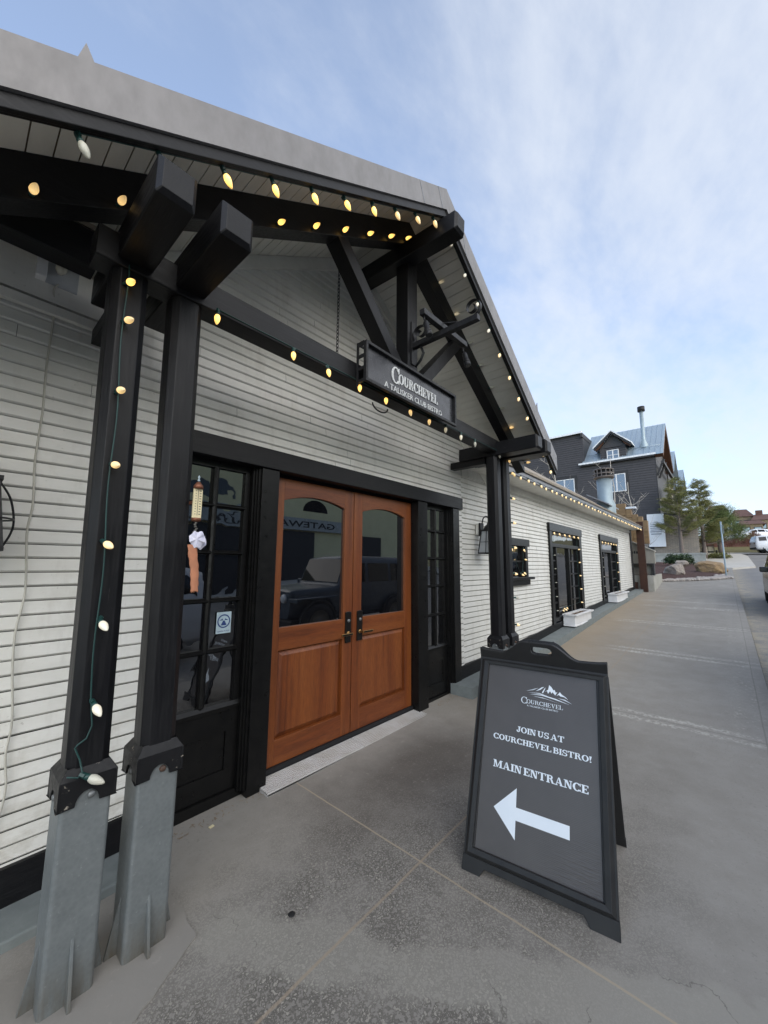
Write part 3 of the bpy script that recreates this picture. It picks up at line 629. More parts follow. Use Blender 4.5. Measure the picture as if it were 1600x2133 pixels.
def door(x0, x1, hs):
    D = MB().box(x0 + 0.002, x0 + 0.122, 2.81, 2.855, 0.012, 2.328).box(x1 - 0.122, x1 - 0.002, 2.81, 2.855, 0.012, 2.328).build('entrance_door', M_WOODZ, B, 0.003)
    a, c = x0 + 0.122, x1 - 0.122; xm = (a + c) / 2; hw = (c - a) / 2
    MB().box(a, c, 2.8105, 2.854, 0.012, 0.20).build('rail', M_WOODX, D, 0.003, root=B); MB().box(a, c, 2.8105, 2.854, 0.885, 1.068).build('rail', M_WOODX, D, 0.003, root=B); R_ = MB()
    arc = lambda x: 2.138 + 0.060 * (1 - ((x - xm) / hw) ** 2)
    pl = [(a + (c - a) * k / 16, arc(a + (c - a) * k / 16)) for k in range(17)] + [(c, 2.328), (a, 2.328)]
    R_.prism(pl, lambda x, z: (x, 2.8105, z), lambda x, z: (x, 2.854, z)); R_.build('rail', M_WOODX, D, 0.003, root=B)
    P = MB(); rows = [(0, 2.846), (0.010, 2.840), (0.016, 2.836), (0.045, 2.818), (0.050, 2.818)]
    for (d0, y0), (d1, y1) in zip(rows[:-1], rows[1:]):
        q0 = [(a + d0, y0, 0.20 + d0), (c - d0, y0, 0.20 + d0), (c - d0, y0, 0.885 - d0), (a + d0, y0, 0.885 - d0)]
        q1 = [(a + d1, y1, 0.20 + d1), (c - d1, y1, 0.20 + d1), (c - d1, y1, 0.885 - d1), (a + d1, y1, 0.885 - d1)]
        for k in range(4): P.face([q0[k], q0[(k + 1) % 4], q1[(k + 1) % 4], q1[k]])
    P.face([(a + .05, 2.818, .25), (c - .05, 2.818, .25), (c - .05, 2.818, .835), (a + .05, 2.818, .835)])
    P.build('panel', M_WOODZ, D, root=B, fix=True)
    G = MB(); G.face([(x, 2.836, z) for x, z in [(a, 1.06), (c, 1.06)] + list(reversed([(p, q) for p, q in pl[:17]]))]); G.build('glass', M_GLASS, D, root=B)
    xl = x1 - 0.058 if hs > 0 else x0 + 0.095
    E_ = MB(); n = 10
    pl = [(-0.036 + 0.0, -0.14), (0.036, -0.14)] + [(0.036 * math.cos(t), 0.14 + 0.012 * math.sin(t)) for t in [k * PI / n for k in range(n + 1)]]
    E_.prism(pl, lambda x, z: (xl + x, 2.796, 0.985 + z), lambda x, z: (xl + x, 2.812, 0.985 + z)); ep = E_.build('lock_plate', M_LOCK, D, 0.003, root=B)
    MB().lathe([(0.0, -0.006), (0.014, -0.006), (0.016, 0.0), (0.016, 0.004)], (xl, 2.792, 1.05), 14, 'y').build('cylinder_lock', M_ZINCB, ep, root=B)
    hd = MB(); s = -hs
    hd.lathe([(0.0, -0.05), (0.011, -0.05), (0.011, 0.0), (0.019, 0.002), (0.019, 0.006)], (xl, 2.79, 0.932), 14, 'y')
    xa, xb = xl - s * 0.012, xl + s * 0.135
    hd.box(min(xa, xb), max(xa, xb), 2.736, 2.748, 0.921, 0.943); hd.build('lever_handle', M_BRASS, D, 0.002, root=B)
    hb = MB(); hb.box(min(xa, xb) + 0.012, max(xa, xb) - 0.012, 2.7345, 2.7355, 0.924, 0.940); hb.build('handle_inlay', M_LOCK, D, root=B)
door(1.756, 2.709, 1); door(2.714, 3.668, -1)
MB().box(3.668, 3.673, 2.80, 2.85, 0.0, 2.34).build('hinge_strip', M_TRIM, B)
MB().box(1.752, 3.672, 2.79, 2.86, -0.07, 0.010).build('door_sill', M_DARKHOLE, B)
# ribbed aluminium ramps under the two doors
for (a, c) in ((1.70, 2.695), (2.70, 3.70)):
    t = MB(); y0, y1 = 2.60, 2.79; n = 9; prof = []
    for k in range(n):
        y = y0 + (y1 - y0) * k / n; z = gz(2.7) + 0.004 + 0.016 * (k / n)
        prof += [(y, z), (y + 0.002, z + 0.0075), (y + 0.011, z + 0.0085), (y + 0.0135, z + 0.001)]
    rows = [[(a, y, z), (c, y, z)] for y, z in prof]; t.grid(rows, False)
    t.face([(a, y0, gz(2.7) - 0.01), (c, y0, gz(2.7) - 0.01), (c, y0, prof[0][1]), (a, y0, prof[0][1])])
    t.prism([(y0, -0.1), (y1, -0.1), (y1, prof[-1][1] - 0.006), (y0, prof[0][1] - 0.004)], lambda y, z: (a + 0.001, y, z), lambda y, z: (c - 0.001, y, z))
    t.build('threshold_ramp', M_ALU, B)

# --- wing windows
def wing_window(x0, x1, z0, z1, ztr, side):
    F = MB().box(x0 - 0.03, x1 + 0.02, 2.690, 2.80, z1 - 0.165, z1 + 0.01)
    F.box(x0, x0 + 0.14, 2.705, 2.80, z0 - 0.07, z1 - 0.166); F.box(x1 - 0.20, x1, 2.705, 2.80, z0 - 0.07, z1 - 0.166)
    fr = F.build('window', M_TRIM, B, 0.004)
    s = MB().box(x0 + 0.14, x1 - 0.20, 2.73, 2.80, z0, z0 + 0.08); s.box(x0 + 0.14, x1 - 0.20, 2.72, 2.80, ztr, ztr + 0.075); s.box(x0 + 0.14, x1 - 0.2, 2.74, 2.8, z1 - 0.22, z1 - 0.16)
    a, c = x0 + 0.14, x1 - 0.20; w = c - a; m0, m1 = a + w * 0.17, a + w * 0.62
    for x, h in ((a + 0.02, 0.03), (m0, 0.05), (m1, 0.07), (c - 0.03, 0.05)): s.box(x - h / 2, x + h / 2, 2.74, 2.80, z0 + 0.08, ztr)
    zs = [z0 + 0.08 + (ztr - z0 - 0.08) * k / 5 for k in range(1, 5)]
    for z in zs: s.box(a, m0, 2.755, 2.80, z - 0.016, z + 0.016); s.box(m1, c, 2.755, 2.80, z - 0.016, z + 0.016)
    for x in (m1 + 0.12, m1 + 0.24): s.box(x - 0.012, x + 0.012, 2.76, 2.80, z0 + 0.08, ztr)
    s.build('sash', M_TRIM, fr, root=B)
    for (p, q, u, v) in ((a, m0, z0 + .08, ztr), (m0, m1, z0 + .08, ztr), (m1, c, z0 + .08, ztr), (a, c, ztr + .075, z1 - .22)):
        pb = MB(); pb.face([(p, 2.785, u), (q, 2.785, u), (q, 2.785, v), (p, 2.785, v)]); pb.build('pane', M_GLASSW, fr, root=B)
wing_window(8.26, 10.6, 0.44, 2.48, 1.99, 0); wing_window(12.57, 15.0, 0.56, 2.50, 2.0, 1)
F = MB().box(5.70, 7.09, 2.690, 2.80, 1.93, 2.06); F.box(5.75, 5.87, 2.705, 2.80, 1.39, 1.93); F.box(6.92, 7.03, 2.705, 2.80, 1.39, 1.93)
fr = F.build('window', M_TRIM, B, 0.004)
MB().box(5.62, 7.16, 2.64, 2.80, 1.345, 1.39).build('sill', M_TRIM, fr, 0.004, root=B); MB().box(5.70, 7.06, 2.69, 2.80, 1.25, 1.345).build('apron', M_TRIM, fr, root=B)
s = MB(); s.box(6.37, 6.41, 2.75, 2.79, 1.39, 1.93); s.box(5.87, 6.92, 2.75, 2.79, 1.65, 1.68); s.build('sash', M_TRIM, fr, root=B)
pb = MB(); pb.face([(5.87, 2.78, 1.39), (6.92, 2.78, 1.39), (6.92, 2.78, 1.93), (5.87, 2.78, 1.93)]); pb.build('pane', M_GLASSW, fr, root=B)

# --- roofs
Y0F = 1.60
def rake(sl, x): return 4.917 - (0.612 * (2.606 - x) if x < 2.606 else 0.688 * (x - 2.606))
XL, XR = -1.6, 5.30
def fascia(name, top, bot, y0, y1, m, bev=0.0):
    b = MB()
    for (xa, xb) in ((XL, 2.606), (2.606, XR)):
        b.prism([(xa, rake(0, xa) + bot), (xb, rake(0, xb) + bot), (xb, rake(0, xb) + top), (xa, rake(0, xa) + top)], lambda x, z: (x, y0, z), lambda x, z: (x, y1, z))
    return b.build(name, m, B, bev)
fa = fascia('rake_flashing', 0.0, -0.205, Y0F - 0.006, Y0F + 0.02, M_FASCIA)
# folded lap joints of the flashing: thin raised strips
for x in (2.20, 2.47, 2.86):
    s = MB(); s.prism([(x, rake(0, x) - 0.001), (x + 0.010, rake(0, x + 0.01) - 0.001), (x + 0.075, rake(0, x + 0.075) - 0.204), (x + 0.065, rake(0, x + 0.065) - 0.204)], lambda q, z: (q, Y0F - 0.0085, z), lambda q, z: (q, Y0F - 0.006, z))
    s.build('lap_joint', M_GUTTER, fa, root=B)
s = MB(); s.face([(0.122, Y0F - 0.004, rake(0, .122)), (0.170, Y0F - 0.004, rake(0, .170)), (0.140, Y0F - 0.004, rake(0, .140) + 0.072)]); s.face([(0.122, Y0F + 0.004, rake(0, .122) - .01), (0.170, Y0F + 0.004, rake(0, .170) - .01), (0.140, Y0F + 0.004, rake(0, .140) + 0.072)]); s.build('flashing_spike', M_FASCIA, fa, root=B)
s = MB(); x = 4.62; s.prism([(x, rake(0, x) - .01), (x + .07, rake(0, x + .07) - .01), (x + .05, rake(0, x) + 0.07)], lambda q, z: (q, Y0F, z), lambda q, z: (q, Y0F + .008, z)); s.build('flashing_spike', M_FASCIA, fa, root=B)
fascia('rake_board', -0.206, -0.268, Y0F + 0.008, Y0F + 0.03, M_BLACKX, 0.003)
fascia('rake_moulding', -0.20, -0.262, Y0F + 0.031, Y0F + 0.048, M_BLACKX, 0.003)
b = MB()
for (xa, xb) in ((XL, 2.606), (2.606, XR)):
    n = 12
    for k in range(n):
        u, w = xa + (xb - xa) * k / n, xa + (xb - xa) * (k + 1) / n; tp = lambda x: max(rake(0, x) - 0.002, soff(x) + 0.05)
        b.hexa([(u, 1.68, soff(u) + 0.019), (w, 1.68, soff(w) + 0.019), (w, 5.4, soff(w) + 0.019), (u, 5.4, soff(u) + 0.019), (u, 1.68, tp(u)), (w, 1.68, tp(w)), (w, 5.4, tp(w)), (u, 5.4, tp(u))])
b.build('porch_roof', M_SHINGLE, B)
# soffit boards running front to back
for s in (-1, 1):
    b = MB(); sl = SL if s < 0 else SR; L = math.hypot(1, sl); d = 0.0
    xe = XL if s < 0 else XR; tot = abs(xe - XA) * L
    while d < tot - 0.02:
        d1 = min(d + 0.098, tot); a, c = XA + s * (d + 0.0032) / L, XA + s * (d1 - 0.0032) / L
        P = [(a, soff(a)), (c, soff(c)), (c, soff(c) + 0.018), (a, soff(a) + 0.018)]
        j = random.uniform(-.001, .001)
        b.prism([(x, z + j) for x, z in P], lambda x, z: (x, Y0F + 0.03, z), lambda x, z: (x, 2.80, z)); d = d1
    b.build('soffit', M_SOFFIT, B)
MB().box(5.2, 5.29, Y0F + 0.05, 2.75, soff(5.29) - 0.02, soff(5.29) + 0.05).build('porch_eave_trim', M_BLACKX, B)
# wing roof
b = MB(); ye, ze, sp_ = 2.36, 3.10, 0.70
b.hexa([(5.33, ye + 0.02, ze - 0.02), (17.75, ye + 0.02, ze - 0.02), (17.75, 7, ze - 0.03 + sp_ * 4.64), (5.33, 7, ze - 0.03 + sp_ * 4.64), (5.33, ye + 0.02, ze + 0.03), (17.75, ye + 0.02, ze + 0.03), (17.75, 7, ze + 0.03 + sp_ * 4.64), (5.33, 7, ze + 0.03 + sp_ * 4.64)])
wr = b.build('wing_roof', M_SHINGLE, B)
b = MB(); 
for row in range(4):
    x = 5.33 + (row % 2) * 0.12
    while x < 17.7:
        w = random.uniform(0.20, 0.30); x1 = min(x + w, 17.76); y = ye - 0.045 + row * 0.16; z = ze + 0.034 + sp_ * (y - ye - 0.02) ; l = 0.17; t = random.uniform(0.018, 0.032)
        b.hexa([(x, y, z), (x1 - .006, y, z), (x1 - .006, y + l, z + sp_ * l), (x, y + l, z + sp_ * l), (x, y, z + t), (x1 - .006, y, z + t), (x1 - .006, y + l, z + sp_ * l + .008), (x, y + l, z + sp_ * l + .008)]); x = x1
b.build('shingle_course', M_SHINGLE, wr, root=B)
MB().box(5.33, 17.76, ye - 0.02, ye + 0.019, ze - 0.11, ze + 0.005).build('eave_fascia', M_GUTTER, B)
MB().box(5.0, 17.74, ye + 0.02, 2.745, 2.985, 3.0).build('wing_soffit', M_SOFFIT, B)
MB().box(4.74, 17.6, 2.722, 2.745, 2.86, 2.984).build('frieze_board', M_SIDING, B)
b = MB(); b.hexa([(-3.2, 2.42, 3.38), (1.0, 2.42, 3.38), (1.0, 6, 5.2), (-3.2, 6, 5.2), (-3.2, 2.42, 3.41), (1.0, 2.42, 3.41), (1.0, 6, 5.23), (-3.2, 6, 5.23)]); b.build('left_roof', M_SHINGLE, B)

# --- porch timbers
YP = 2.02
def post(xc, lean=0.0):
    P = MB().beam((xc, YP + 0.0875, 0.70), (xc - lean, YP + 0.0875, 2.995), 0.150, 0.150, up=(0, 1, 0), ch=0.030).build('porch_post', M_BLACK, B, 0.003)
    # shoe that laps over the steel, arched on each face, with a sloped top
    c = MB(); h = 0.0975; n = 10
    for k in range(4):
        R_ = Matrix.Rotation(k * PI / 2, 3, 'Z')
        arch = [(0.040 * math.cos(t), 0.633 + 0.052 * math.sin(t)) for t in [PI * j / n for j in range(n + 1)]]
        pl = [(-h, 0.633), (-0.040, 0.633)] + [(-x, z) for x, z in arch][1:-1] + [(0.040, 0.633), (h, 0.633), (h, 0.735), (-h, 0.735)]
        f0 = lambda x, z: Vector((xc, YP + 0.0875, 0)) + R_ @ Vector((x, -h, z)); f1 = lambda x, z: Vector((xc, YP + 0.0875, 0)) + R_ @ Vector((x, -h + 0.008 if abs(x) < h - 0.01 else -h + 0.0 + 0.008, z))
        c.face([f0(*p) for p in pl])
        c.prism(pl[:], lambda x, z: f0(x, z) , lambda x, z: f0(x, z) + R_ @ Vector((0, 0.009, 0)))
        c.face([f0(-h, 0.735), f0(h, 0.735), Vector((xc, YP + 0.0875, 0)) + R_ @ Vector((0.072, -0.072, 0.775)), Vector((xc, YP + 0.0875, 0)) + R_ @ Vector((-0.072, -0.072, 0.775))])
    c.build('post_shoe', M_CHIP, P, 0.004, root=B)
    zb = gz(xc) - 0.04
    s = MB().beam((xc, YP + 0.0875, zb), (xc, YP + 0.0875, 0.715), 0.172, 0.172, up=(0, 1, 0), ch=0.010).build('steel_base', M_GALV, P, 0.006, root=B)
    for k in range(4):
        R_ = Matrix.Rotation(k * PI / 2, 3, 'Z'); o = Vector((xc, YP + 0.0875, 0)); f = MB()
        f.prism([(-0.084, zb + 0.02), (-0.135, zb + 0.03), (-0.084, 0.16)], lambda y, z: o + R_ @ Vector((-0.006, y, z)), lambda y, z: o + R_ @ Vector((0.006, y, z))); f.build('fin', M_GALV, s, 0.002, root=B)
        if k in (0, 3):
            bo = MB(); bc = o + R_ @ Vector((0.012, -0.086, 0.662)); bo.lathe([(0, -0.016), (0.011, -0.014), (0.014, -0.008), (0.014, 0.004)], tuple(bc), 8, 'y' if k == 0 else 'x')
            bo.build('bolt', M_RUST if xc > 0.6 and k == 0 else M_ZINCB, s, root=B)
for xc, ln in ((0.480, 0.030), (0.747, 0.030), (4.453, 0.0), (4.720, 0.0)): post(xc, ln)
MB().beam((0.30, YP + 0.07, 3.065), (4.90, YP + 0.07, 3.065), 0.14, 0.155, ch=0.004).build('tie_beam', M_BLACKX, B, 0.004)
for xc, ya, w, zc, h in ((0.458, 1.515, 0.150, 3.108, 0.165), (0.714, 1.515, 0.150, 3.108, 0.165), (4.453, 1.515, 0.168, 3.030, 0.165), (4.720, 1.500, 0.168, 3.030, 0.165)):
    MB().beam((xc, ya, zc), (xc, 2.56, zc), w, h, ch=0.005, end=0.020).build('bracket_beam', M_BLACKY, B, 0.002)
for xc in (0.480, 4.453): MB().beam((xc, 2.20, 2.915), (xc, 2.70, 2.915), 0.10, 0.09).build('bracket_beam', M_BLACKY, B, 0.003)
MB().beam((2.605, 1.455, 4.485), (2.605, 2.80, 4.56), 0.150, 0.165, ch=0.006, end=0.022).build('ridge_beam', M_BLACKY, B, 0.002)
for s in (-1, 1):
    xe = -1.2 if s < 0 else 5.26; b = MB()
    b.prism([(XA, soff(XA) - 0.001), (XA, soff(XA) - 0.235), (xe, soff(xe) - 0.212), (xe, soff(xe) - 0.001)], lambda x, z: (x, YP, z), lambda x, z: (x, YP + 0.12, z)); b.build('rafter', M_BLACKX, B, 0.003)
MB().box(2.592, 2.738, YP, YP + 0.14, 3.142, 4.62).build('king_post', M_BLACK, B, 0.004)
for s in (-1, 1):
    xo, xi = (1.70, 2.592) if s < 0 else (3.60, 2.738); zo, zi = (4.20, 3.22) if s < 0 else (4.12, 3.22)
    MB().beam((xo, YP + 0.07, zo), (xi, YP + 0.07, zi), 0.11, 0.135, up=(0, 1, 0)).build('brace', M_BLACK, B, 0.003)
# chain hanging behind the tie beam
b = MB(); z = 4.15; k = 0
while z > 3.30:
    c = Vector((1.945, 2.25, z)); a = (Vector((1, 0, 0)) if k % 2 else Vector((0, 1, 0)))
    b.tube([c + a * (0.010 * math.cos(t)) + Vector((0, 0, 0.021 * math.sin(t))) for t in [2 * PI * j / 10 for j in range(10)]], 0.0032, 5, closed=True); z -= 0.031; k += 1
tag(b.build('chain', M_IRON), 'rusty link chain hanging behind the tie beam left of the hanging name sign', 'chain')

# roof flue on the wing
FL = thing('roof_flue', 'fat galvanised flue with slotted dark cap rising from the shingled wing roof', 'flue', (15, 2.98, 3.5))
MB().lathe([(0.0, 4.62), (0.235, 4.62), (0.235, 3.85), (0.30, 3.70), (0.30, 3.3)], (15, 2.98, 0), 24).build('pipe', M_STEEL, FL)
b = MB()
for z in (4.64, 4.76, 4.90): b.lathe([(0.30, z), (0.325, z), (0.325, z + 0.035), (0.30, z + 0.035), (0.30, z)], (15, 2.98, 0), 24)
b.lathe([(0.0, 4.97), (0.30, 4.95), (0.325, 4.93), (0.325, 4.90)], (15, 2.98, 0), 24); b.lathe([(0.235, 4.60), (0.32, 4.63), (0.32, 4.65), (0.1, 4.65)], (15, 2.98, 0), 24)
for k in range(14):
    a = 2 * PI * k / 14; b.box(15 + 0.31 * math.cos(a) - 0.012, 15 + 0.31 * math.cos(a) + 0.012, 2.98 + 0.31 * math.sin(a) - 0.012, 2.98 + 0.31 * math.sin(a) + 0.012, 4.64, 4.94)
cap = b.build('cap', M_STEELD, FL)
MB().lathe([(0.23, 4.63), (0.23, 4.92)], (15, 2.98, 0), 20).build('inner_pipe', M_DARKHOLE, cap, root=FL)
b = MB(); b.hexa([(14.3, 2.75, 3.60), (15.9, 2.75, 3.60), (15.9, 3.4, 3.98), (14.3, 3.4, 3.98), (14.3, 2.75, 3.64), (15.9, 2.75, 3.64), (15.9, 3.4, 4.02), (14.3, 3.4, 4.02)]); b.build('roof_collar', M_GUTTER, FL)

# ------------------------------------------------------------------ lettering: strokes with slab serifs
def glyphs(ch, T, t, s):
    """polygons of one capital, cap height 1; T thick stroke, t thin stroke, s serif depth; returns (polygons, width)"""
    P = []
    def r(x0, y0, x1, y1): P.append([(x0, y0), (x1, y0), (x1, y1), (x0, y1)])
    def q(*p): P.append(list(p))
    def ring(cx, cy, rx, ry, tx, ty, a0, a1, n=16):
        o = []; i = []
        for k in range(n + 1):
            a = math.radians(a0 + (a1 - a0) * k / n); o.append((cx + rx * math.cos(a), cy + ry * math.sin(a))); i.append((cx + (rx - tx) * math.cos(a), cy + (ry - ty) * math.sin(a)))
        for k in range(n): P.append([o[k], o[k + 1], i[k + 1], i[k]])
    def stem(x, top=True, bot=True, T_=T, o=0.085):
        r(x, 0, x + T_, 1)
        if bot: r(x - o, 0, x + T_ + o, s)
        if top: r(x - o, 1 - s, x + T_ + o, 1)
    if ch == 'I': stem(.09); return P, T + .18
    if ch == 'H': stem(.09); stem(.62); r(.09 + T, .45, .62, .45 + t); return P, .62 + T + .09
    if ch == 'E':
        stem(.09); w = .74; r(.09, 0, w, s); r(.09, 1 - s, w, 1); r(.09, .46, .55, .46 + t); r(w - t, 0, w, .29); r(w - t, .72, w, 1); r(.55 - t * .6, .36, .55, .64); return P, w + .04
    if ch == 'L': stem(.09); r(.09, 0, .74, s); r(.74 - t, 0, .74, .34); return P, .77
    if ch == 'T': stem(.34, False); r(.0, 1 - s, .34 * 2 + T, 1); r(0, .70, t, 1); w = .68 + T; r(w - t, .70, w, 1); return P, w + .02
    if ch == 'N':
        r(.10, 0, .10 + t, 1); r(.0, 0, .32, s); r(-.02, 1 - s, .25, 1); r(.70, 0, .70 + t, 1); r(.56, 1 - s, .90, 1); q((.08, 1), (.08 + T * 1.25, 1), (.70 + t, 0), (.70 + t - T * .9, 0)); return P, .92
    if ch == 'M':
        r(.10, 0, .10 + t, 1); r(0, 0, .32, s); r(0, 1 - s, .2, 1); r(.86, 0, .86 + T, 1); r(.76, 0, .96 + T, s); r(.9, 1 - s, .96 + T, 1)
        q((.10, 1), (.10 + T * 1.2, 1), (.58, .04), (.46, .04)); q((.86, 1), (.86 + T * .5, 1), (.58, .04), (.50, .04)); return P, .98 + T
    if ch == 'A':
        q((.40, 1), (.56, 1), (.88, 0), (.88 - T * 1.15, 0)); q((.40, 1), (.47, 1), (.20, 0), (.20 - t, 0)); r(.22, .28, .72, .28 + t); r(-.02, 0, .32, s); r(.58, 0, 1.0, s); return P, 1.0
    if ch == 'V':
        q((.12, 1), (.12 + T * 1.15, 1), (.56, 0), (.42, 0)); q((.80, 1), (.80 - t, 1), (.46, 0), (.53, 0)); r(0, 1 - s, .42, 1); r(.62, 1 - s, .96, 1); return P, .96
    if ch == 'U':
        r(.10, .30, .10 + T, 1); r(0, 1 - s, .20 + T, 1); r(.68, .30, .68 + t, 1); r(.57, 1 - s, .90, 1); ring((.10 + .68 + t) / 2, .32, (.58 + t) / 2, .34, T * .9, s * 1.25, 180, 360); return P, .92
    if ch == 'C':
        ring(.46, .5, .45, .515, T * 1.05, t * 1.1, 38, 322, 26); r(.76, .66, .76 + t, 1.0); r(.76, 0.02, .76 + t, .26); return P, .90
    if ch == 'O': ring(.47, .5, .46, .515, T * 1.05, t * 1.05, 0, 360, 30); return P, .95
    if ch == 'S':
        ring(.38, .735, .33, .28, T * .75, t * 1.1, 40, 270, 18); ring(.38, .265, .35, .28, T * .85, t * 1.1, -140, 90, 18); r(.60, .66, .60 + t, 1.0); r(.02, 0.0, .02 + t, .34); return P, .76
    if ch == 'J':
        r(.34, .28, .34 + T, 1); r(.22, 1 - s, .46 + T, 1); ring(.34 + T - .26, .27, .26, .285, T * .9, t, 180, 360); P.append([(.06 + .07 * math.cos(a) + .06, .30 + .09 * math.sin(a)) for a in [k * PI / 5 for k in range(10)]]); return P, .36 + T + .1
    if ch in 'BR':
        stem(.09, True, True); ring(.46, .755, .27, .245, T * .85, t, -90, 90); r(.09 + T, 1 - t * 1.0, .46, 1); r(.09 + T, .51, .46, .51 + t)
        if ch == 'B': ring(.48, .265, .30, .265, T * .9, t, -90, 90); r(.09 + T, 0, .48, t); return P, .82
        q((.44, .53), (.44 + T, .53), (.86, 0), (.86 - T * .95, 0)); r(.70, 0, .95, s); return P, .93
    if ch == '!': q((.10, .32), (.10 + T * .5, .32), (.14 + T, 1), (.04, 1)); P.append([(.08 + T / 2 + T * .52 * math.cos(a), .09 + T * .52 * math.sin(a)) for a in [k * PI / 6 for k in range(12)]]); return P, .36
    return P, .34
def serif_text(txt, x0, x1, y, h, T=.21, t=.10, s=.10, bigfirst=0, gap=.03, space=.20):
    """laid out between x0 and x1; returns list of polygons in 2-D"""
    out = []; x = 0.0
    for k, ch in enumerate(txt):
        if ch == ' ': x += space; continue
        sc = bigfirst if (k == 0 and bigfirst) else 1.0
        P, w = glyphs(ch, T * (0.8 if sc > 1 else 1), t, s * (0.75 if sc > 1 else 1))
        dy = -0.17 * (sc - 1) * 1.6 if sc > 1 else 0
        out += [[(x + px * sc, dy + py * sc) for px, py in p] for p in P]; x += w * sc + gap - (0.22 if sc > 1 else 0)
    x -= gap; k = (x1 - x0) / x
    return [[(x0 + px * k, y + py * h) for px, py in p] for p in out]
def sans_polys(txt, x0, x1, y, h, bold=0.0):
    cu = bpy.data.curves.new('tmp', 'FONT'); cu.body = txt; cu.size = 1; cu.offset = bold; cu.resolution_u = 2
    ob = bpy.data.objects.new('tmp', cu); COL.objects.link(ob)
    dg = bpy.context.evaluated_depsgraph_get(); me = bpy.data.meshes.new_from_object(ob.evaluated_get(dg))
    xs = [v.co.x for v in me.vertices]; ys = [v.co.y for v in me.vertices]; ax, bx, ay, by = min(xs), max(xs), min(ys), max(ys)
    fx = lambda v: (x0 + (v.x - ax) / (bx - ax) * (x1 - x0), y + (v.y - ay) / (by - ay) * h)
    polys = [[fx(me.vertices[i].co) for i in p.vertices] for p in me.polygons]
    bpy.data.objects.remove(ob); bpy.data.curves.remove(cu); bpy.data.meshes.remove(me)
    return polys
def letters(b, polys, fn, d0, d1, step=0.00008):
    """extrude 2-D polygons; fn(u, v, depth); each stroke sits a hair proud of the one before"""
    for k, p in enumerate(polys):
        e = (k % 9) * step
        b.prism(p, lambda u, v: fn(u, v, d1 + e), lambda u, v: fn(u, v, d0))

# ------------------------------------------------------------------ hanging name sign on the tie beam
SG = thing('name_sign', 'black framed bistro name sign with raised silver letters on the porch tie beam', 'sign', (2.59, 1.95, 2.97))
x0, x1, z0, z1, yf = 1.937, 3.236, 2.965, 3.290, 1.905
b = MB()
fw = 0.022
b.box(x0, x1, yf, yf + 0.03, z0, z0 + fw); b.box(x0, x0 + fw, yf, yf + 0.03, z0 + fw, z1 - fw); b.box(x1 - fw, x1, yf, yf + 0.03, z0 + fw, z1 - fw); b.box(x0, x1, yf, yf + 0.03, z1 - fw, z1)
b.box(x0 + fw, x1 - fw, yf + 0.038, yf + 0.044, z1 - fw, z1 - 0.012); b.box(x1 - fw - 0.004, x1 - fw + 0.010, yf + 0.038, yf + 0.05, z0 + fw, z1 - fw)
b.build('frame', M_IRON, SG, 0.002)
MB().box(x0 + fw - 0.004, x1 - fw + 0.004, yf + 0.031, yf + 0.037, z0 + 0.01, z1 - 0.01).build('panel', M_SIGNBACK, SG)
b = MB(); yb = 2.012                               # slotted cage on top and at the near end
for (ya, yc) in ((yf + 0.031, yf + 0.043), (yb - 0.014, yb)): b.box(x0, x1, ya, yc, z1 - 0.010, z1 + 0.006)
n = 22
for k in range(n + 1):
    x = x0 + (x1 - x0 - 0.022) * k / n; b.box(x, x + 0.022, yf + 0.043, yb - 0.014, z1 - 0.008, z1 + 0.004)
b.box(x0, x1, (yf + yb) / 2 - 0.004, (yf + yb) / 2 + 0.012, z1 - 0.009, z1 + 0.005)
for z in (z0, z0 + 0.1, z0 + 0.2, z1 - 0.03): b.box(x0, x0 + 0.012, yf + 0.031, yb - 0.016, z, z + 0.024)
b.box(x0, x0 + 0.012, yb - 0.016, yb, z0 - 0.02, z1 - 0.011)
b.build('cage', M_IRON, SG)
fn = lambda u, v, d: (u, yf + 0.0315 - d, v)
b = MB(); letters(b, serif_text('COURCHEVEL', 2.262, 2.938, 3.098, 0.088, T=.20, t=.075, s=.06, bigfirst=1.62, gap=.035), fn, 0.000, 0.008)
b.build('name_lettering', M_LETTER, SG)
b = MB(); letters(b, sans_polys('A TALISKER CLUB BISTRO', 2.176, 3.010, 3.009, 0.050, 0.0), fn, 0.000, 0.005)
b.build('tagline_lettering', M_LETTER, SG)
# loop of black cable hanging under the beam behind the sign
b = MB(); b.tube([(2.40 + 0.10 * math.cos(t), 2.18, 2.985 + 0.055 * math.sin(t)) for t in [PI + k * PI / 12 for k in range(13)]], 0.007, 6); tag(b.build('cable_loop', M_IRON), 'short loop of black cable drooping under the tie beam behind the name sign', 'cable')

# ------------------------------------------------------------------ iron bracket with two spot lights
BK = thing('iron_bracket', 'black wrought iron arm with scrolls on the king post above the name sign', 'bracket', (2.665, 2.0, 3.6))
b = MB(); b.box(2.640, 2.690, 1.345, 2.008, 3.575, 3.625); b.build('arm', M_IRON, BK, 0.003)
MB().box(2.637, 2.693, 2.008, 2.019, 3.42, 3.84).build('mounting_plate', M_IRON, BK, 0.002)
b = MB(); b.beam((2.37, 1.70, 3.655), (3.07, 1.70, 3.675), 0.05, 0.05).build('cross_bar', M_IRON, BK, 0.003)
def scroll(b, c, r0, r1, turns, a0, w, s=1):
    pts = []
    n = int(28 * turns)
    for k in range(n + 1):
        u = k / n; a = a0 + s * u * turns * 2 * PI; r = r0 + (r1 - r0) * u; pts.append((c[1] + r * math.cos(a), c[2] + r * math.sin(a)))
    i = len(b.v)
    rows = [[(c[0] - w / 2, y, z), (c[0] + w / 2, y, z)] for y, z in pts]; b.grid(rows, True)
    rows = [[(c[0] - w / 2, y + 0.004, z + 0.003), (c[0] + w / 2, y + 0.004, z + 0.003)] for y, z in pts]; b.grid(rows, True)
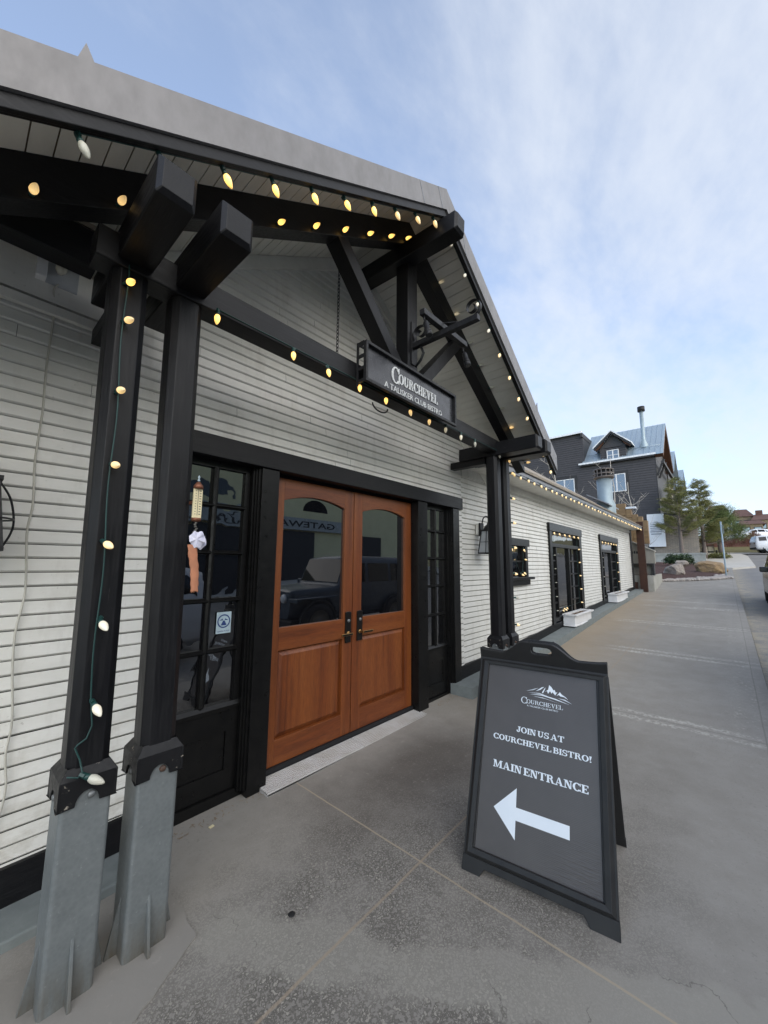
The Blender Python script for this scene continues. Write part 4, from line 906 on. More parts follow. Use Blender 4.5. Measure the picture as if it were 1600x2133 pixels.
b = MB(); scroll(b, (2.665, 1.395, 3.705), 0.082, 0.022, 1.45, -PI / 2, 0.036, -1); b.build('scroll', M_IRON, BK)
b = MB(); scroll(b, (2.665, 1.925, 3.705), 0.084, 0.020, 1.5, -PI / 2, 0.036, 1); b.build('scroll', M_IRON, BK)
b = MB(); b.tube([(2.665, 1.50, 3.626), (2.665, 1.70, 3.70), (2.665, 1.93, 3.78)], 0.005, 6); b.tube([(2.665, 1.93, 3.575), (2.67, 1.90, 3.50), (2.68, 1.94, 3.45), (2.68, 2.0, 3.40)], 0.012, 6); b.build('stay', M_IRON, BK)
for k, (x, lab) in enumerate(((2.40, 'small black spot light hanging from the left end of the iron cross bar'), (3.03, 'small black spot light hanging from the right end of the iron cross bar'))):
    S = thing('spot_light', lab, 'spot light', (x, 1.70, 3.63), 0, 'spot lights on the iron bracket')
    b = MB(); b.tube([(x, 1.70, 3.635), (x, 1.70, 3.60), (x + 0.01, 1.695, 3.585)], 0.007, 8); b.build('swivel', M_IRON, S)
    Rm = Matrix.Rotation(math.radians(-14), 3, 'X'); c = Vector((x + 0.01, 1.695, 3.585)); b = MB()
    prof = [(0.0, 0.0), (0.017, -0.002), (0.024, -0.02), (0.024, -0.09), (0.030, -0.095), (0.030, -0.108), (0.026, -0.11), (0.030, -0.115), (0.030, -0.145), (0.026, -0.147), (0.0, -0.147)]
    b.lathe(prof, (0, 0, 0), 14); b.v = [tuple(c + Rm @ Vector(v)) for v in b.v]; b.build('housing', M_IRON, S)
    b = MB(); b.lathe([(0.0, -0.1478), (0.024, -0.1478)], (0, 0, 0), 14); b.v = [tuple(c + Rm @ Vector(v)) for v in b.v]; b.build('lens', M_CLEAR, S)

# ------------------------------------------------------------------ string lights
M_B1 = emis('bulb_warm', (1.0, 0.56, 0.12), 1.25, (0.8, 0.62, 0.30))
M_B2 = emis('bulb_pale', (1.0, 0.62, 0.22), 0.50, (0.8, 0.72, 0.48))
M_B3 = emis('bulb_dim', (1.0, 0.8, 0.45), 0.16, (0.75, 0.73, 0.64))
M_B4 = mat('bulb_unlit', (0.62, 0.60, 0.50), 0.35)
def bulb_mesh(name, m):
    b = MB(); b.lathe([(0.0085, 0.0), (0.0125, 0.006), (0.0155, 0.014), (0.0165, 0.022), (0.0155, 0.033), (0.012, 0.046), (0.0065, 0.058), (0.0025, 0.063), (0.0, 0.064)], (0, 0, 0), 12)
    o = b.build(name, m); COL.objects.unlink(o); return o.data
def socket_mesh():
    b = MB(); b.lathe([(0.0, -0.034), (0.009, -0.033), (0.0105, -0.028), (0.0105, -0.010), (0.0118, -0.008), (0.0118, 0.003), (0.0095, 0.004)], (0, 0, 0), 10); b.box(0.009, 0.016, -0.005, 0.005, -0.032, -0.014)
    o = b.build('socket', M_SOCKET); COL.objects.unlink(o); return o.data
BM = {1: bulb_mesh('bulb', M_B1), 2: bulb_mesh('bulb', M_B2), 3: bulb_mesh('bulb', M_B3), 4: bulb_mesh('bulb', M_B4)}
SK = socket_mesh()
def light_string(label, items, wire=None, wr=0.0032, extra=()):
    """items: (socket mouth position, pointing direction, brightness kind, scale)"""
    base = Vector(items[0][0]); R_ = thing('string_lights', label, 'string lights', tuple(base), 0, 'strings of warm bulbs on the bistro')
    for (p, d, k, sc) in items:
        o = bpy.data.objects.new('bulb', BM[k]); COL.objects.link(o); o.parent = R_; o.location = Vector(p) - base
        d = Vector(d) + Vector((random.uniform(-.1, .1), random.uniform(-.1, .1), random.uniform(-.1, .1)))
        o.rotation_mode = 'QUATERNION'; o.rotation_quaternion = d.to_track_quat('Z', 'Y') @ Matrix.Rotation(random.uniform(0, 6), 3, 'Z').to_quaternion(); sc *= 0.74; o.scale = (sc, sc, sc)
        s = bpy.data.objects.new('socket', SK); COL.objects.link(s); s.parent = o
    w = MB()
    if wire is None: wire = [Vector(p) - Vector(d).normalized() * 0.025 * sc for p, d, k, sc in items]
    w.tube(wire, wr, 6)
    for e in extra: w.tube(e, wr, 6)
    w.build('wire', M_WIREG, R_)
    return R_
nl = Vector((0.50, -0.10, -0.86)); nr = Vector((-0.50, -0.10, -0.86))
it = []
LR = [0.165, 0.425, 0.690, 0.948, 1.205, 1.460, 1.715, 1.970, 2.225, 2.480]
for k, x in enumerate(LR): it.append(((x, Y0F + 0.045, rake(0, x) - 0.300), nl, 4 if k < 2 else 1 if k < 7 else 2, 1.35))
light_string('string of yellow bulbs along the underside of the gable\'s left rake', it)
it = []
for k, x in enumerate([2.76, 3.00, 3.24, 3.48, 3.72, 3.96, 4.20, 4.44, 4.69, 4.93, 5.19]): it.append(((x, Y0F + 0.045, rake(0, x) - 0.298), nr, 3 if k < 4 else 2, 1.3))
light_string('string of pale bulbs along the underside of the gable\'s right rake', it)
it = []
for k, x in enumerate([-0.22, 0.075, 0.365, 0.92, 1.205, 1.487, 1.763, 2.035, 2.30, 2.545]): it.append(((x, YP - 0.014, soff(x) - 0.195), (0.12, -1, -0.05), 1 if k > 3 else 2, 1.3))
light_string('string of amber bulbs pointing outward along the black left rafter', it)
it = []
for k, x in enumerate([3.10, 3.40, 3.70, 3.95, 4.22, 4.49, 4.76, 5.04, 5.30]): it.append(((x, YP - 0.012, soff(x) - 0.035), (0.45, -1, 0.05), (3, 3, 4, 4, 4, 4, 2, 2, 2)[k], 1.25))
light_string('string of pale bulbs pointing outward along the black right rafter', it)
it = []
for k, x in enumerate([0.86, 1.365, 1.661, 1.979, 2.287, 2.615, 2.917, 3.205, 3.508, 3.814, 4.44, 4.73]): it.append(((x, YP - 0.006, 2.972), (0, -0.08, -1), (1, 1, 1, 1, 1, 2, 2, 3, 3, 4, 4, 2)[k], 1.3))
light_string('string of bulbs hanging along the porch tie beam behind the name sign', it)
it = []; zs = [2.905, 2.715, 2.372, 2.028, 1.680, 1.345, 1.010]
for k, z in enumerate(zs): it.append(((0.460 + 0.004 * (k % 2) + 0.006 * max(0, k - 4) - 0.030 * (z - 0.9) / 2.1, YP - 0.013, z), (0.2, -1, -0.15 - 0.16 * max(0, k - 3)), 1 if k == 0 else 2 if k < 5 else 3, 1.3))
it.append(((0.470, YP - 0.03, 0.742), (0.75, -0.45, -0.45), 4, 1.4))
wire = [(0.43, YP - 0.01, 3.0)] + [(0.458 - 0.030 * (z - 0.9) / 2.1 + 0.005 * math.sin(z * 9), YP - 0.0045, z) for z in [3.0 - 0.05 * j for j in range(1, 40)]] + [(0.47, YP - 0.006, 0.93), (0.455, YP - 0.006, 0.885), (0.428, YP - 0.008, 0.87), (0.42, YP - 0.008, 0.86), (0.44, YP - 0.008, 0.81), (0.450, YP - 0.02, 0.765), (0.435, YP - 0.03, 0.752), (0.40, YP - 0.025, 0.765)]
light_string('string of round bulbs running down the nearest black porch post', it, wire)
it = []
for k, z in enumerate([2.80, 2.46, 2.14, 1.82, 1.49, 1.19, 0.86]): it.append(((4.808, 2.03, z), (1, -0.35, -0.1), (2, 2, 2, 2, 2, 4, 2)[k], 1.35))
light_string('string of pale bulbs running down the right-hand porch posts', it)
it = []; x = 5.62; k = 0
while x < 17.7: it.append(((x, 2.325 + 0.012 * (k % 2), 2.990), (0.1 * (-1) ** k, -0.2, -1), 2, 1.25)); x += 0.288; k += 1
light_string('long string of cream bulbs under the eave of the low wing', it)
for (xa, xb, zt, zb, lab) in ((8.55, 10.34, 2.30, 0.66, 'string of bulbs framing the nearer tall wing window above its planter'), (12.85, 14.75, 2.31, 0.72, 'string of bulbs framing the farther tall wing window above its planter')):
    it = []; n = 5
    for j in range(n): z = zb + (zt - 0.2 - zb) * j / n; it.append(((xa + 0.02, 2.742, z), (0.1, -1, 0), 4, 0.9))
    for j in range(6): it.append(((xa + (xb - xa) * j / 5, 2.715, zt), (0, -0.4, -1), 2, 1.3))
    for j in range(1, 6): z = zt - (zt - zb) * j / 5.2; it.append(((xb - 0.12, 2.695, z), (0.1, -1, 0), 2, 1.15))
    for j in range(4): it.append(((xa + 0.28 + 0.09 * j, 2.70, zb + 0.03 * (j % 2)), (0.2, -0.6, -0.7), 2, 1.1))
    light_string(lab, it)
it = [((6.83, 2.70, 1.88), (0, -0.4, -1), 2, 1.2), ((6.86, 2.70, 1.70), (0, -1, -0.2), 2, 1.1), ((6.80, 2.70, 1.47), (0.2, -0.7, -0.6), 2, 1.2), ((6.70, 2.70, 1.44), (0.4, -0.7, -0.6), 2, 1.2), ((6.3, 2.70, 1.88), (0, -0.4, -1), 2, 1.2)]
light_string('short string of bulbs round the small square window behind the posts', it)

# ------------------------------------------------------------------ wall lanterns, box, cable
def smooth_(pts, n=5): return smooth(pts, n)
def lantern(x, y, z, lab, guard=False):
    L_ = thing('wall_lantern', lab, 'lantern', (x, 2.72, z), 0, 'black wall lanterns with frosted panes')
    MB().box(x - 0.075, x + 0.075, 2.694, 2.727, z + 0.20, z + 0.37).build('back_board', M_SIDING, L_)
    MB().box(x - 0.055, x + 0.055, 2.665, 2.693, z + 0.185, z + 0.38).build('back_plate', M_IRON, L_, 0.004)
    b = MB()
    b.tube([(x, 2.67, z + 0.36)] + [(x, 2.60 + 0.055 * math.cos(t), z + 0.40 + 0.075 * math.sin(t)) for t in [k * PI / 10 for k in range(11)]] + [(x, y, z + 0.30)], 0.009, 8); b.tube([(x, 2.665, z + 0.25), (x, y + 0.03, z + 0.25)], 0.008, 8)
    b.tube([(x, y - 0.03 + 0.03 * math.cos(t), z + 0.37 + 0.06 * math.sin(t)) for t in [k * PI / 8 for k in range(9)]], 0.008, 6)
    b.build('scroll_arm', M_IRON, L_)
    b = MB(); b.lathe([(0.0, z + 0.385), (0.022, z + 0.38), (0.028, z + 0.35), (0.06, z + 0.325), (0.072, z + 0.285), (0.072, z + 0.27)], (x, y, 0), 18); hx = 0.092
    b.box(x - hx, x + hx, y - hx, y + hx, z + 0.252, z + 0.272); b.build('lamp_cap', M_IRON, L_)
    b = MB(); t0, t1 = 0.078, 0.115; zt, zb = z + 0.252, z - 0.07
    for sx in (-1, 1):
        for sy in (-1, 1): b.beam((x + sx * t1, y + sy * t1, zb), (x + sx * t0, y + sy * t0, zt), 0.012, 0.012, up=(0, 1, 0))
    def ringz(zv, h):
        u = (zv - zb) / (zt - zb); r = t1 + (t0 - t1) * u
        for sy in (-1, 1): b.box(x - r, x + r, y + sy * r - 0.006, y + sy * r + 0.006, zv, zv + h); b.box(x + sy * r - 0.006, x + sy * r + 0.006, y - r, y + r, zv + 0.0005, zv + h - 0.0005)
    ringz(zb - 0.006, 0.02); ringz((zb + zt) / 2, 0.007)
    for sy in (-1, 1): b.beam((x, y + sy * t1, zb), (x, y + sy * t0, zt), 0.007, 0.007, up=(0, 1, 0)); b.beam((x + sy * t1, y, zb), (x + sy * t0, y, zt), 0.007, 0.007, up=(0, 1, 0))
    b.build('cage', M_IRON, L_)
    b = MB(); i0, i1 = t0 - 0.004, t1 - 0.004
    q0 = [(x - i1, y - i1, zb + .01), (x + i1, y - i1, zb + .01), (x + i1, y + i1, zb + .01), (x - i1, y + i1, zb + .01)]; q1 = [(x - i0, y - i0, zt), (x + i0, y - i0, zt), (x + i0, y + i0, zt), (x - i0, y + i0, zt)]
    for k in range(4): b.face([q0[k], q0[(k + 1) % 4], q1[(k + 1) % 4], q1[k]])
    b.build('pane', M_FROST, L_)
    if guard:
        b = MB()
        for k in range(4):
            ca, sa = math.cos(PI / 4 * 0 + k * PI / 2), math.sin(k * PI / 2)
            b.tube(smooth_([(x + ca * .085, y + sa * .085, z + .255), (x + ca * .128, y + sa * .128, z + .18), (x + ca * .150, y + sa * .150, z + .08), (x + ca * .146, y + sa * .146, z + .01), (x + ca * .118, y + sa * .118, z - .066)]), .005, 6)
        b.tube([(x + .151 * math.cos(t), y + .151 * math.sin(t), z + .075) for t in [2 * PI * k / 28 for k in range(28)]], .0045, 6, closed=True); b.build('guard', M_IRON, L_)
lantern(5.20, 2.56, 1.83, 'black wall lantern with frosted panes between the entrance and the small window')

FLD = thing('flood_light', 'white junction box with a bare bulb under the left eave, a cable leaving it', 'flood light', (0.24, 2.65, 3.2))
MB().box(0.155, 0.20, 2.64, 2.70, 3.13, 3.27).build('housing', M_WHITEBOX, FLD, 0.004)
MB().box(0.20, 0.34, 2.69, 2.70, 3.13, 3.26).build('back_plate', M_FROST, FLD)
MB().lathe([(0.0, -0.055), (0.018, -0.05), (0.026, -0.03), (0.024, -0.01), (0.014, 0.01), (0.012, 0.03)], (0.255, 2.67, 3.215), 14, 'y').build('bulb', M_B4, FLD)
b = MB(); pts = [(0.255, 2.68, 3.14), (0.24, 2.69, 3.10), (0.256, 2.712, 2.98), (0.254, 2.718, 2.672), (0.262, 2.716, 2.40), (0.258, 2.718, 2.131), (0.272, 2.716, 1.90), (0.264, 2.718, 1.746), (0.286, 2.716, 1.45), (0.270, 2.718, 1.25), (0.276, 2.716, 1.073), (0.300, 2.716, 0.815), (0.292, 2.716, 0.66), (0.308, 2.714, 0.509), (0.296, 2.712, 0.383), (0.26, 2.71, 0.30), (0.15, 2.70, 0.22)]
def smooth(pts, n=5):
    P = [Vector(p) for p in pts]; o = []
    for i in range(len(P) - 1):
        p0, p1, p2, p3 = P[max(i - 1, 0)], P[i], P[i + 1], P[min(i + 2, len(P) - 1)]
        for j in range(n):
            t = j / n; o.append(0.5 * ((2 * p1) + (-p0 + p2) * t + (2 * p0 - 5 * p1 + 4 * p2 - p3) * t * t + (-p0 + 3 * p1 - 3 * p2 + p3) * t ** 3))
    return o + [P[-1]]
b.tube(smooth(pts), 0.0048, 6); lantern(0.045, 2.56, 1.72, 'black wall lantern with a wire guard left of the porch posts', True)
tag(b.build('cable', M_CABLEW), 'white cable wandering down the clapboard left of the porch posts', 'cable')
OT = thing('outlet_box', 'small grey outlet box on the wall low behind the right posts', 'outlet', (6.1, 2.72, 0.62))
MB().box(6.06, 6.14, 2.69, 2.727, 0.58, 0.70).build('cover', M_FROST, OT, 0.004); b = MB(); b.tube(smooth([(6.06, 2.70, 0.64), (5.7, 2.68, 0.76), (5.5, 2.66, 0.95), (5.45, 2.69, 1.15)]), 0.004, 5); b.build('lead', M_WIREG, OT)

# ------------------------------------------------------------------ thermometer and the hanging ornament on the second post
TH = thing('thermometer', 'copper capped thermometer with cream scale on the second porch post', 'thermometer', (0.852, 2.06, 1.9))
xt, yt = 0.872, 2.035
MB().box(0.850, xt, yt + 0.0, yt + 0.075, 1.86, 1.88).build('bracket', M_COPPER, TH)
b = MB(); b.lathe([(0.0, 2.045), (0.004, 2.04), (0.008, 2.03), (0.003, 2.018), (0.009, 2.012), (0.009, 2.006), (0.003, 2.0)], (xt, yt, 0), 12); b.build('finial', M_STEEL, TH)
MB().lathe([(0.0, 2.003), (0.012, 1.996), (0.028, 1.975), (0.029, 1.955), (0.0, 1.955)], (xt, yt, 0), 16).build('cap', M_COPPER, TH)
MB().lathe([(0.0, 1.742), (0.016, 1.745), (0.029, 1.752), (0.029, 1.768), (0.0, 1.768)], (xt, yt, 0), 16).build('foot', M_COPPER, TH)
sc_ = MB().box(xt - 0.027, xt + 0.027, yt - 0.008, yt + 0.008, 1.767, 1.956).build('scale', M_CREAM, TH, 0.002)
b = MB()
b.box(xt - 0.0015, xt + 0.0015, yt - 0.0092, yt - 0.0082, 1.785, 1.95)
for k in range(10):
    z = 1.79 + k * 0.0165
    b.box(xt + 0.008, xt + 0.019, yt - 0.0092, yt - 0.0082, z, z + 0.0055); b.box(xt - 0.017, xt - 0.010, yt - 0.0092, yt - 0.0082, z, z + 0.004)
b.build('markings', M_DULLMETAL, sc_, root=TH)
OR = thing('hanging_ornament', 'tan strap hanging from a ruffled white cloth rosette below the thermometer', 'ornament', (xt - 0.005, yt, 1.73))
b = MB(); b.tube(smooth([(xt, yt, 1.742), (xt - 0.008, yt - 0.004, 1.72), (xt + 0.004, yt, 1.70), (xt - 0.012, yt - 0.01, 1.68), (xt - 0.022, yt - 0.012, 1.655)]), [0.007 + 0.004 * math.sin(k * 2.1) for k in range(21)], 8); b.build('hook', M_DULLMETAL, OR)
b = MB(); rows = []
for i in range(7):
    r = 0.052 * i / 6; rows.append([(xt - 0.006 + r * math.cos(a) * 0.95 + 0.012 * i / 6, yt - 0.035 + 0.012 * (i / 6) ** 2 + 0.006 * math.sin(a * 5) * i / 6, 1.634 + r * math.sin(a) * (1 + 0.06 * math.sin(a * 3)) - 0.0 + 0.006 * math.sin(a * 7) * i / 6) for a in [2 * PI * k / 30 for k in range(30)]])
b.grid(rows, True, False, True); b.v = [v for v in b.v]; b.build('rosette', M_CAPW, OR)
b = MB(); rows = []
for i in range(6):
    r = 0.040 * i / 5; rows.append([(xt + 0.032 + r * math.cos(a), yt - 0.012 + 0.012 * (i / 5) ** 2 + 0.007 * math.sin(a * 4) * i / 5, 1.622 + r * math.sin(a) * 1.25 + 0.004 * math.sin(a * 6) * i / 5) for a in [2 * PI * k / 26 for k in range(26)]])
b.grid(rows, True, False, True); b.build('rosette', M_CAPW, OR)
b = MB(); rows = []
cl = smooth([(xt - 0.016, yt - 0.012, 1.60), (xt - 0.010, yt - 0.014, 1.53), (xt + 0.004, yt - 0.016, 1.45), (xt + 0.010, yt - 0.016, 1.37), (xt + 0.014, yt - 0.014, 1.312)])
for k, c in enumerate(cl):
    u = k / (len(cl) - 1); w = 0.030 - 0.008 * u + 0.002 * math.sin(k * 1.7); rows.append([c + Vector((w * math.cos(a), 0.010 * math.sin(a), (0.006 * math.sin(3 * a) if k == len(cl) - 1 else 0))) for a in [2 * PI * j / 12 for j in range(12)]])
b.grid(rows, True, False, True); b.face(rows[-1]); b.build('strap', M_LEATHER, OR)
TH.scale = (.80, .80, .80); TH.location = (.797, 2.006, 1.927); OR.scale = (.80, .80, .80); OR.location = (.810, 1.985, 1.791)
# sticker in the left sidelight
ST = thing('window_sticker', 'pale blue square sticker with round blue emblem on the left sidelight glass', 'sticker', (1.405, 2.82, 1.16))
MB().box(1.349, 1.460, 2.815, 2.8165, 1.085, 1.238).build('sheet', M_STICKER, ST)
b = MB(); c = (1.4045, 1.172); n = 28
for k in range(n):
    a0, a1 = 2 * PI * k / n, 2 * PI * (k + 1) / n; o = lambda a, r: (c[0] + r * math.cos(a), 2.8142, c[1] + r * math.sin(a)); b.face([o(a0, .049), o(a1, .049), o(a1, .040), o(a0, .040)])
for pl in ([(-.006, .004), (.006, .004), (.022, -.028), (-.022, -.028)], [(-.034, .006), (-.010, .020), (-.006, .006)], [(.034, .006), (.010, .020), (.006, .006)], [(-.016, -.022), (.016, -.022), (.016, -.030), (-.016, -.030)]): b.face([(c[0] + x, 2.8141 - 0.0001 * len(b.f) * 0.01, c[1] + z) for x, z in pl])
for p in sans_polys('LIQUOR OUTLET', 1.357, 1.452, 1.094, 0.012, 0.02): b.face([(x, 2.8143, z) for x, z in p])
b.build('emblem', M_BLUE, ST, fix=False)

# ------------------------------------------------------------------ planter boxes
def planter(x0, x1, lab):
    zt = TB((x0 + x1) / 2) + 0.235; zb = zt - 0.25
    P = thing('planter_box', lab, 'planter', ((x0 + x1) / 2, 2.55, zb), 0, 'white window planters')
    y0, y1 = 2.45, 2.70
    b = MB().box(x0 + .04, x1 - .04, y0 + .02, y0 + .045, zb + .045, zt - .03).box(x0 + .04, x1 - .04, y1 - .03, y1, zb + .045, zt - .03).box(x0 + .04, x0 + .065, y0 + .045, y1 - .03, zb + .045, zt - .03).box(x1 - .065, x1 - .04, y0 + .045, y1 - .03, zb + .045, zt - .03); b.box(x0 + .045, x1 - .045, y0 + .025, y1, zb + .02, zb + .044); b.build('body', M_WHITEBOX, P, 0.003)
    b = MB().box(x0 + .02, x1 - .02, y0 + .005, y1, zb, zb + .03).build('base_mould', M_WHITEBOX, P, 0.006)
    w = .06; b = MB().box(x0, x1, y0 - .03, y0 + w - .03, zt - .03, zt).box(x0, x1, y1 - .05, y1 + .005, zt - .03, zt).box(x0, x0 + w + .02, y0 + w - .03, y1 - .05, zt - .03, zt).box(x1 - w - .02, x1, y0 + w - .03, y1 - .05, zt - .03, zt); b.build('rim', M_WHITEBOX, P, 0.003)
    b = MB(); rows = [[(x0 + .07 + (x1 - x0 - .14) * i / 30, y0 + .046 + (y1 - y0 - .078) * j / 8, zt - .045 + random.uniform(-.008, .008)) for j in range(9)] for i in range(31)]; b.grid(rows, True); b.build('soil', M_SOIL, P)
planter(8.80, 10.18, 'white planter box with bare soil under the nearer tall wing window'); planter(13.02, 14.70, 'white planter box with bare soil under the farther tall wing window')

# ------------------------------------------------------------------ the pavement sign
ang = math.atan2(-0.991, 0.133)
AB = thing('pavement_sign', 'black plastic A-frame sign reading MAIN ENTRANCE with a white arrow on the pavement', 'sandwich board', (2.057, 1.229, -0.062), ang)
SLANT = 1.1736; HB = 1.117 - 0.008; OFF = 0.36
# local axes: x along the board (left to right as read), y = away from reader (built negative: reader stands on -y side after rotation)
up = Vector((0, OFF, HB)).normalized(); nrm = Vector((0, -HB, OFF)).normalized()      # nrm faces the reader
def face_fn(side):
    if side > 0: return lambda u, v, d: Vector((u, 0, 0)) + up * v + nrm * d
    o = Vector((0, 2 * OFF - 0.012, 0)); u2 = Vector((0, -OFF, HB)).normalized(); n2 = Vector((0, HB, OFF)).normalized()
    return lambda u, v, d: o + Vector((u, 0, 0)) + u2 * v + n2 * d
W = 0.745
def sign_panel(side):
    fn = face_fn(side)
    bl = lambda v: (0.0 + 0.014 * v / 1.17, W - 0.006 * v / 1.17)
    # outline with handle hump and two feet
    xs = [i / 40 for i in range(41)]
    def top(s):
        h = math.exp(-((s - 0.5) / 0.17) ** 4 * 0.7) if abs(s - 0.5) < 0.34 else 0
        h = 0.5 * (1 + math.cos(min(1, max(0, (abs(s - 0.5) - 0.10) / 0.21)) * PI)); return 1.172 + 0.088 * h + 0.012 * (abs(s - 0.5) / 0.5) ** 6
    tp = [(0.014 + s * (W - 0.022), top(s)) for s in xs]
    b = MB()
    fd = 0.0; bd = -0.016
    def pr(poly, d1=0.0, d0=bd): b.prism(poly, lambda u, v: fn(u, v, d1), lambda u, v: fn(u, v, d0))
    zT = 1.155; hx0, hx1, hz0, hz1 = 0.333, 0.455, 1.186, 1.234
    # head piece in columns round the hand hole
    cols = [0.0] + [t[0] for t in tp if t[0] < hx0] + [hx0]
    for i in range(len(tp) - 1):
        (xa, za), (xb, zb_) = tp[i], tp[i + 1]
        segs = []
        cuts = sorted(set([xa, xb] + [h for h in (hx0, hx1) if xa < h < xb]))
        for p, q in zip(cuts[:-1], cuts[1:]):
            zp, zq = za + (zb_ - za) * (p - xa) / (xb - xa), za + (zb_ - za) * (q - xa) / (xb - xa)
            if p >= hx0 - 1e-6 and q <= hx1 + 1e-6:
                r = 0.022
                def ins(x):
                    d = min(x - hx0, hx1 - x); return 0 if d >= r else r - math.sqrt(max(0, r * r - (r - d) ** 2))
                pr([(p, 1.10), (q, 1.10), (q, hz0 + ins(q)), (p, hz0 + ins(p))]); pr([(p, hz1 - ins(p)), (q, hz1 - ins(q)), (q, zq), (p, zp)])
            else: pr([(p, 1.10), (q, 1.10), (q, zq), (p, zp)])
    # stiles, foot rail with two feet
    pr([(0.0, 0.075), (0.060, 0.075), (0.072, 1.10), (0.014, 1.10)]); pr([(W - 0.062, 0.075), (W, 0.075), (W - 0.006, 1.10), (W - 0.066, 1.10)])
    pr([(-0.004, 0.0), (0.096, 0.0), (0.121, 0.04), (0.60, 0.04), (0.628, 0.0), (W + 0.003, 0.0), (W + 0.002, 0.075), (-0.003, 0.075)])
    sh = b.build('shell' if side > 0 else 'rear_shell', M_PLASTIC, AB, 0.003)
    # snap frame
    f = MB()
    A = [(0.010, 0.078), (W - 0.010, 0.078), (W - 0.014, 1.108), (0.026, 1.108)]; I = [(0.052, 0.118), (W - 0.054, 0.118), (W - 0.052, 1.080), (0.072, 1.080)]
    M1 = [((a[0] * .6 + i[0] * .4), (a[1] * .6 + i[1] * .4)) for a, i in zip(A, I)]
    for k in range(4):
        k2 = (k + 1) % 4
        f.face([fn(*A[k], 0.001), fn(*A[k2], 0.001), fn(*M1[k2], 0.014), fn(*M1[k], 0.014)]); f.face([fn(*M1[k], 0.014), fn(*M1[k2], 0.014), fn(*I[k2], 0.011), fn(*I[k], 0.011)]); f.face([fn(*I[k], 0.011), fn(*I[k2], 0.011), fn(*I[k2], -0.012), fn(*I[k], -0.012)])
    f.build('snap_frame' if side > 0 else 'rear_snap_frame', M_PLASTIC, AB, 0.0015)
    s = MB(); s.face([fn(0.03, 0.10, -0.008), fn(W - 0.03, 0.10, -0.008), fn(W - 0.03, 1.10, -0.008), fn(0.03, 1.10, -0.008)])
    s.build('insert' if side > 0 else 'rear_insert', M_CORR, AB)
    return fn
fn = sign_panel(1); sign_panel(-1)
def prt(polys, nm, m, step=0.00006):
    b = MB(); letters(b, polys, lambda u, v, d: fn(u, v, d - 0.008), -0.0004, 0.0007, step); return b.build(nm, m, AB, fix=False)
prt(serif_text('JOIN US AT', 0.257, 0.515, 0.7315, 0.0295), 'line_one', M_VINYL)
prt(serif_text('COURCHEVEL BISTRO!', 0.125, 0.648, 0.670, 0.0285), 'line_two', M_VINYL)
prt(serif_text('MAIN ENTRANCE', 0.134, 0.631, 0.5255, 0.0365, T=.23), 'line_three', M_VINYL)
prt([[(0.151, 0.334), (0.272, 0.218), (0.272, 0.305), (0.540, 0.305), (0.540, 0.364), (0.272, 0.364), (0.272, 0.453)]], 'arrow', M_VINYL)
prt(serif_text('COURCHEVEL', 0.277, 0.508, 0.8935, 0.0215, T=.15, t=.06, s=.05, bigfirst=1.65, gap=.06), 'small_name', M_VINYL)
prt(sans_polys('A TALISKER CLUB BISTRO', 0.311, 0.482, 0.8775, 0.0085), 'small_tagline', M_VINYL)
mk = []
def S(*p): mk.append([(0.305 + x * 0.001 * 0.627, 0.948 + y * 0.001 * 0.627) for x, y in p])
S((0, 20), (60, 36), (110, 62), (70, 48), (26, 26)); S((85, 30), (130, 52), (160, 80), (140, 74), (110, 50)); S((150, 22), (168, 60), (172, 78), (160, 60), (142, 30))
S((168, 40), (196, 62), (204, 104), (224, 90), (244, 60), (226, 34), (212, 52), (196, 28), (186, 50)); S((228, 60), (252, 70), (262, 48), (276, 56), (258, 24), (242, 40)); S((268, 22), (290, 48), (296, 60), (330, 22), (300, 24), (290, 34)); S((280, 36), (318, 30), (366, 6), (346, 24), (306, 44))
S((20, 8), (120, 14), (200, 4), (120, 20)); S((30, -4), (140, 2), (260, -14), (380, -34), (260, -4), (140, 10)); S((60, -16), (150, -14), (300, -40), (170, -20)); S((280, 4), (340, -6), (400, -24), (340, 2))
prt(mk, 'mountain_emblem', M_VINYL)

# ------------------------------------------------------------------ small litter by the entrance
b = MB(); b.lathe([(0.0, 0.004), (0.014, 0.003), (0.018, 0.0015), (0.017, 0.0)], (1.275, 1.70, gz(1.27) + 0.001), 9); tag(b.build('chewing_gum', M_TYRE), 'black spot of old chewing gum on the pavement before the doors', 'litter')
b = MB(); b.prism([(1.28, 2.60), (1.31, 2.605), (1.312, 2.585), (1.282, 2.58)], lambda x, y: (x, y, gz(x) + 0.002), lambda x, y: (x, y, gz(x) + 0.006)); tag(b.build('paper_scrap', M_CREAM), 'tiny yellow scrap of paper below the left sidelight', 'litter')
b = MB()
for k in range(90):
    x = random.choice((random.uniform(0.95, 1.7), random.uniform(3.9, 4.5))); y = random.uniform(2.62, 2.70); a = random.uniform(0, PI); l = random.uniform(0.01, 0.035); w = 0.003; z = gz(x) + 0.003
    dx, dy = l * math.cos(a), l * math.sin(a); b.face([(x, y, z), (x + dx, y + dy, z + .002), (x + dx - w * math.sin(a), y + dy + w * math.cos(a), z + .002), (x - w * math.sin(a), y + w * math.cos(a), z)])
tag(b.build('debris', M_CEDAR, fix=False), kind='stuff', label='straw and grit gathered against the foot of the entrance', cat='debris')


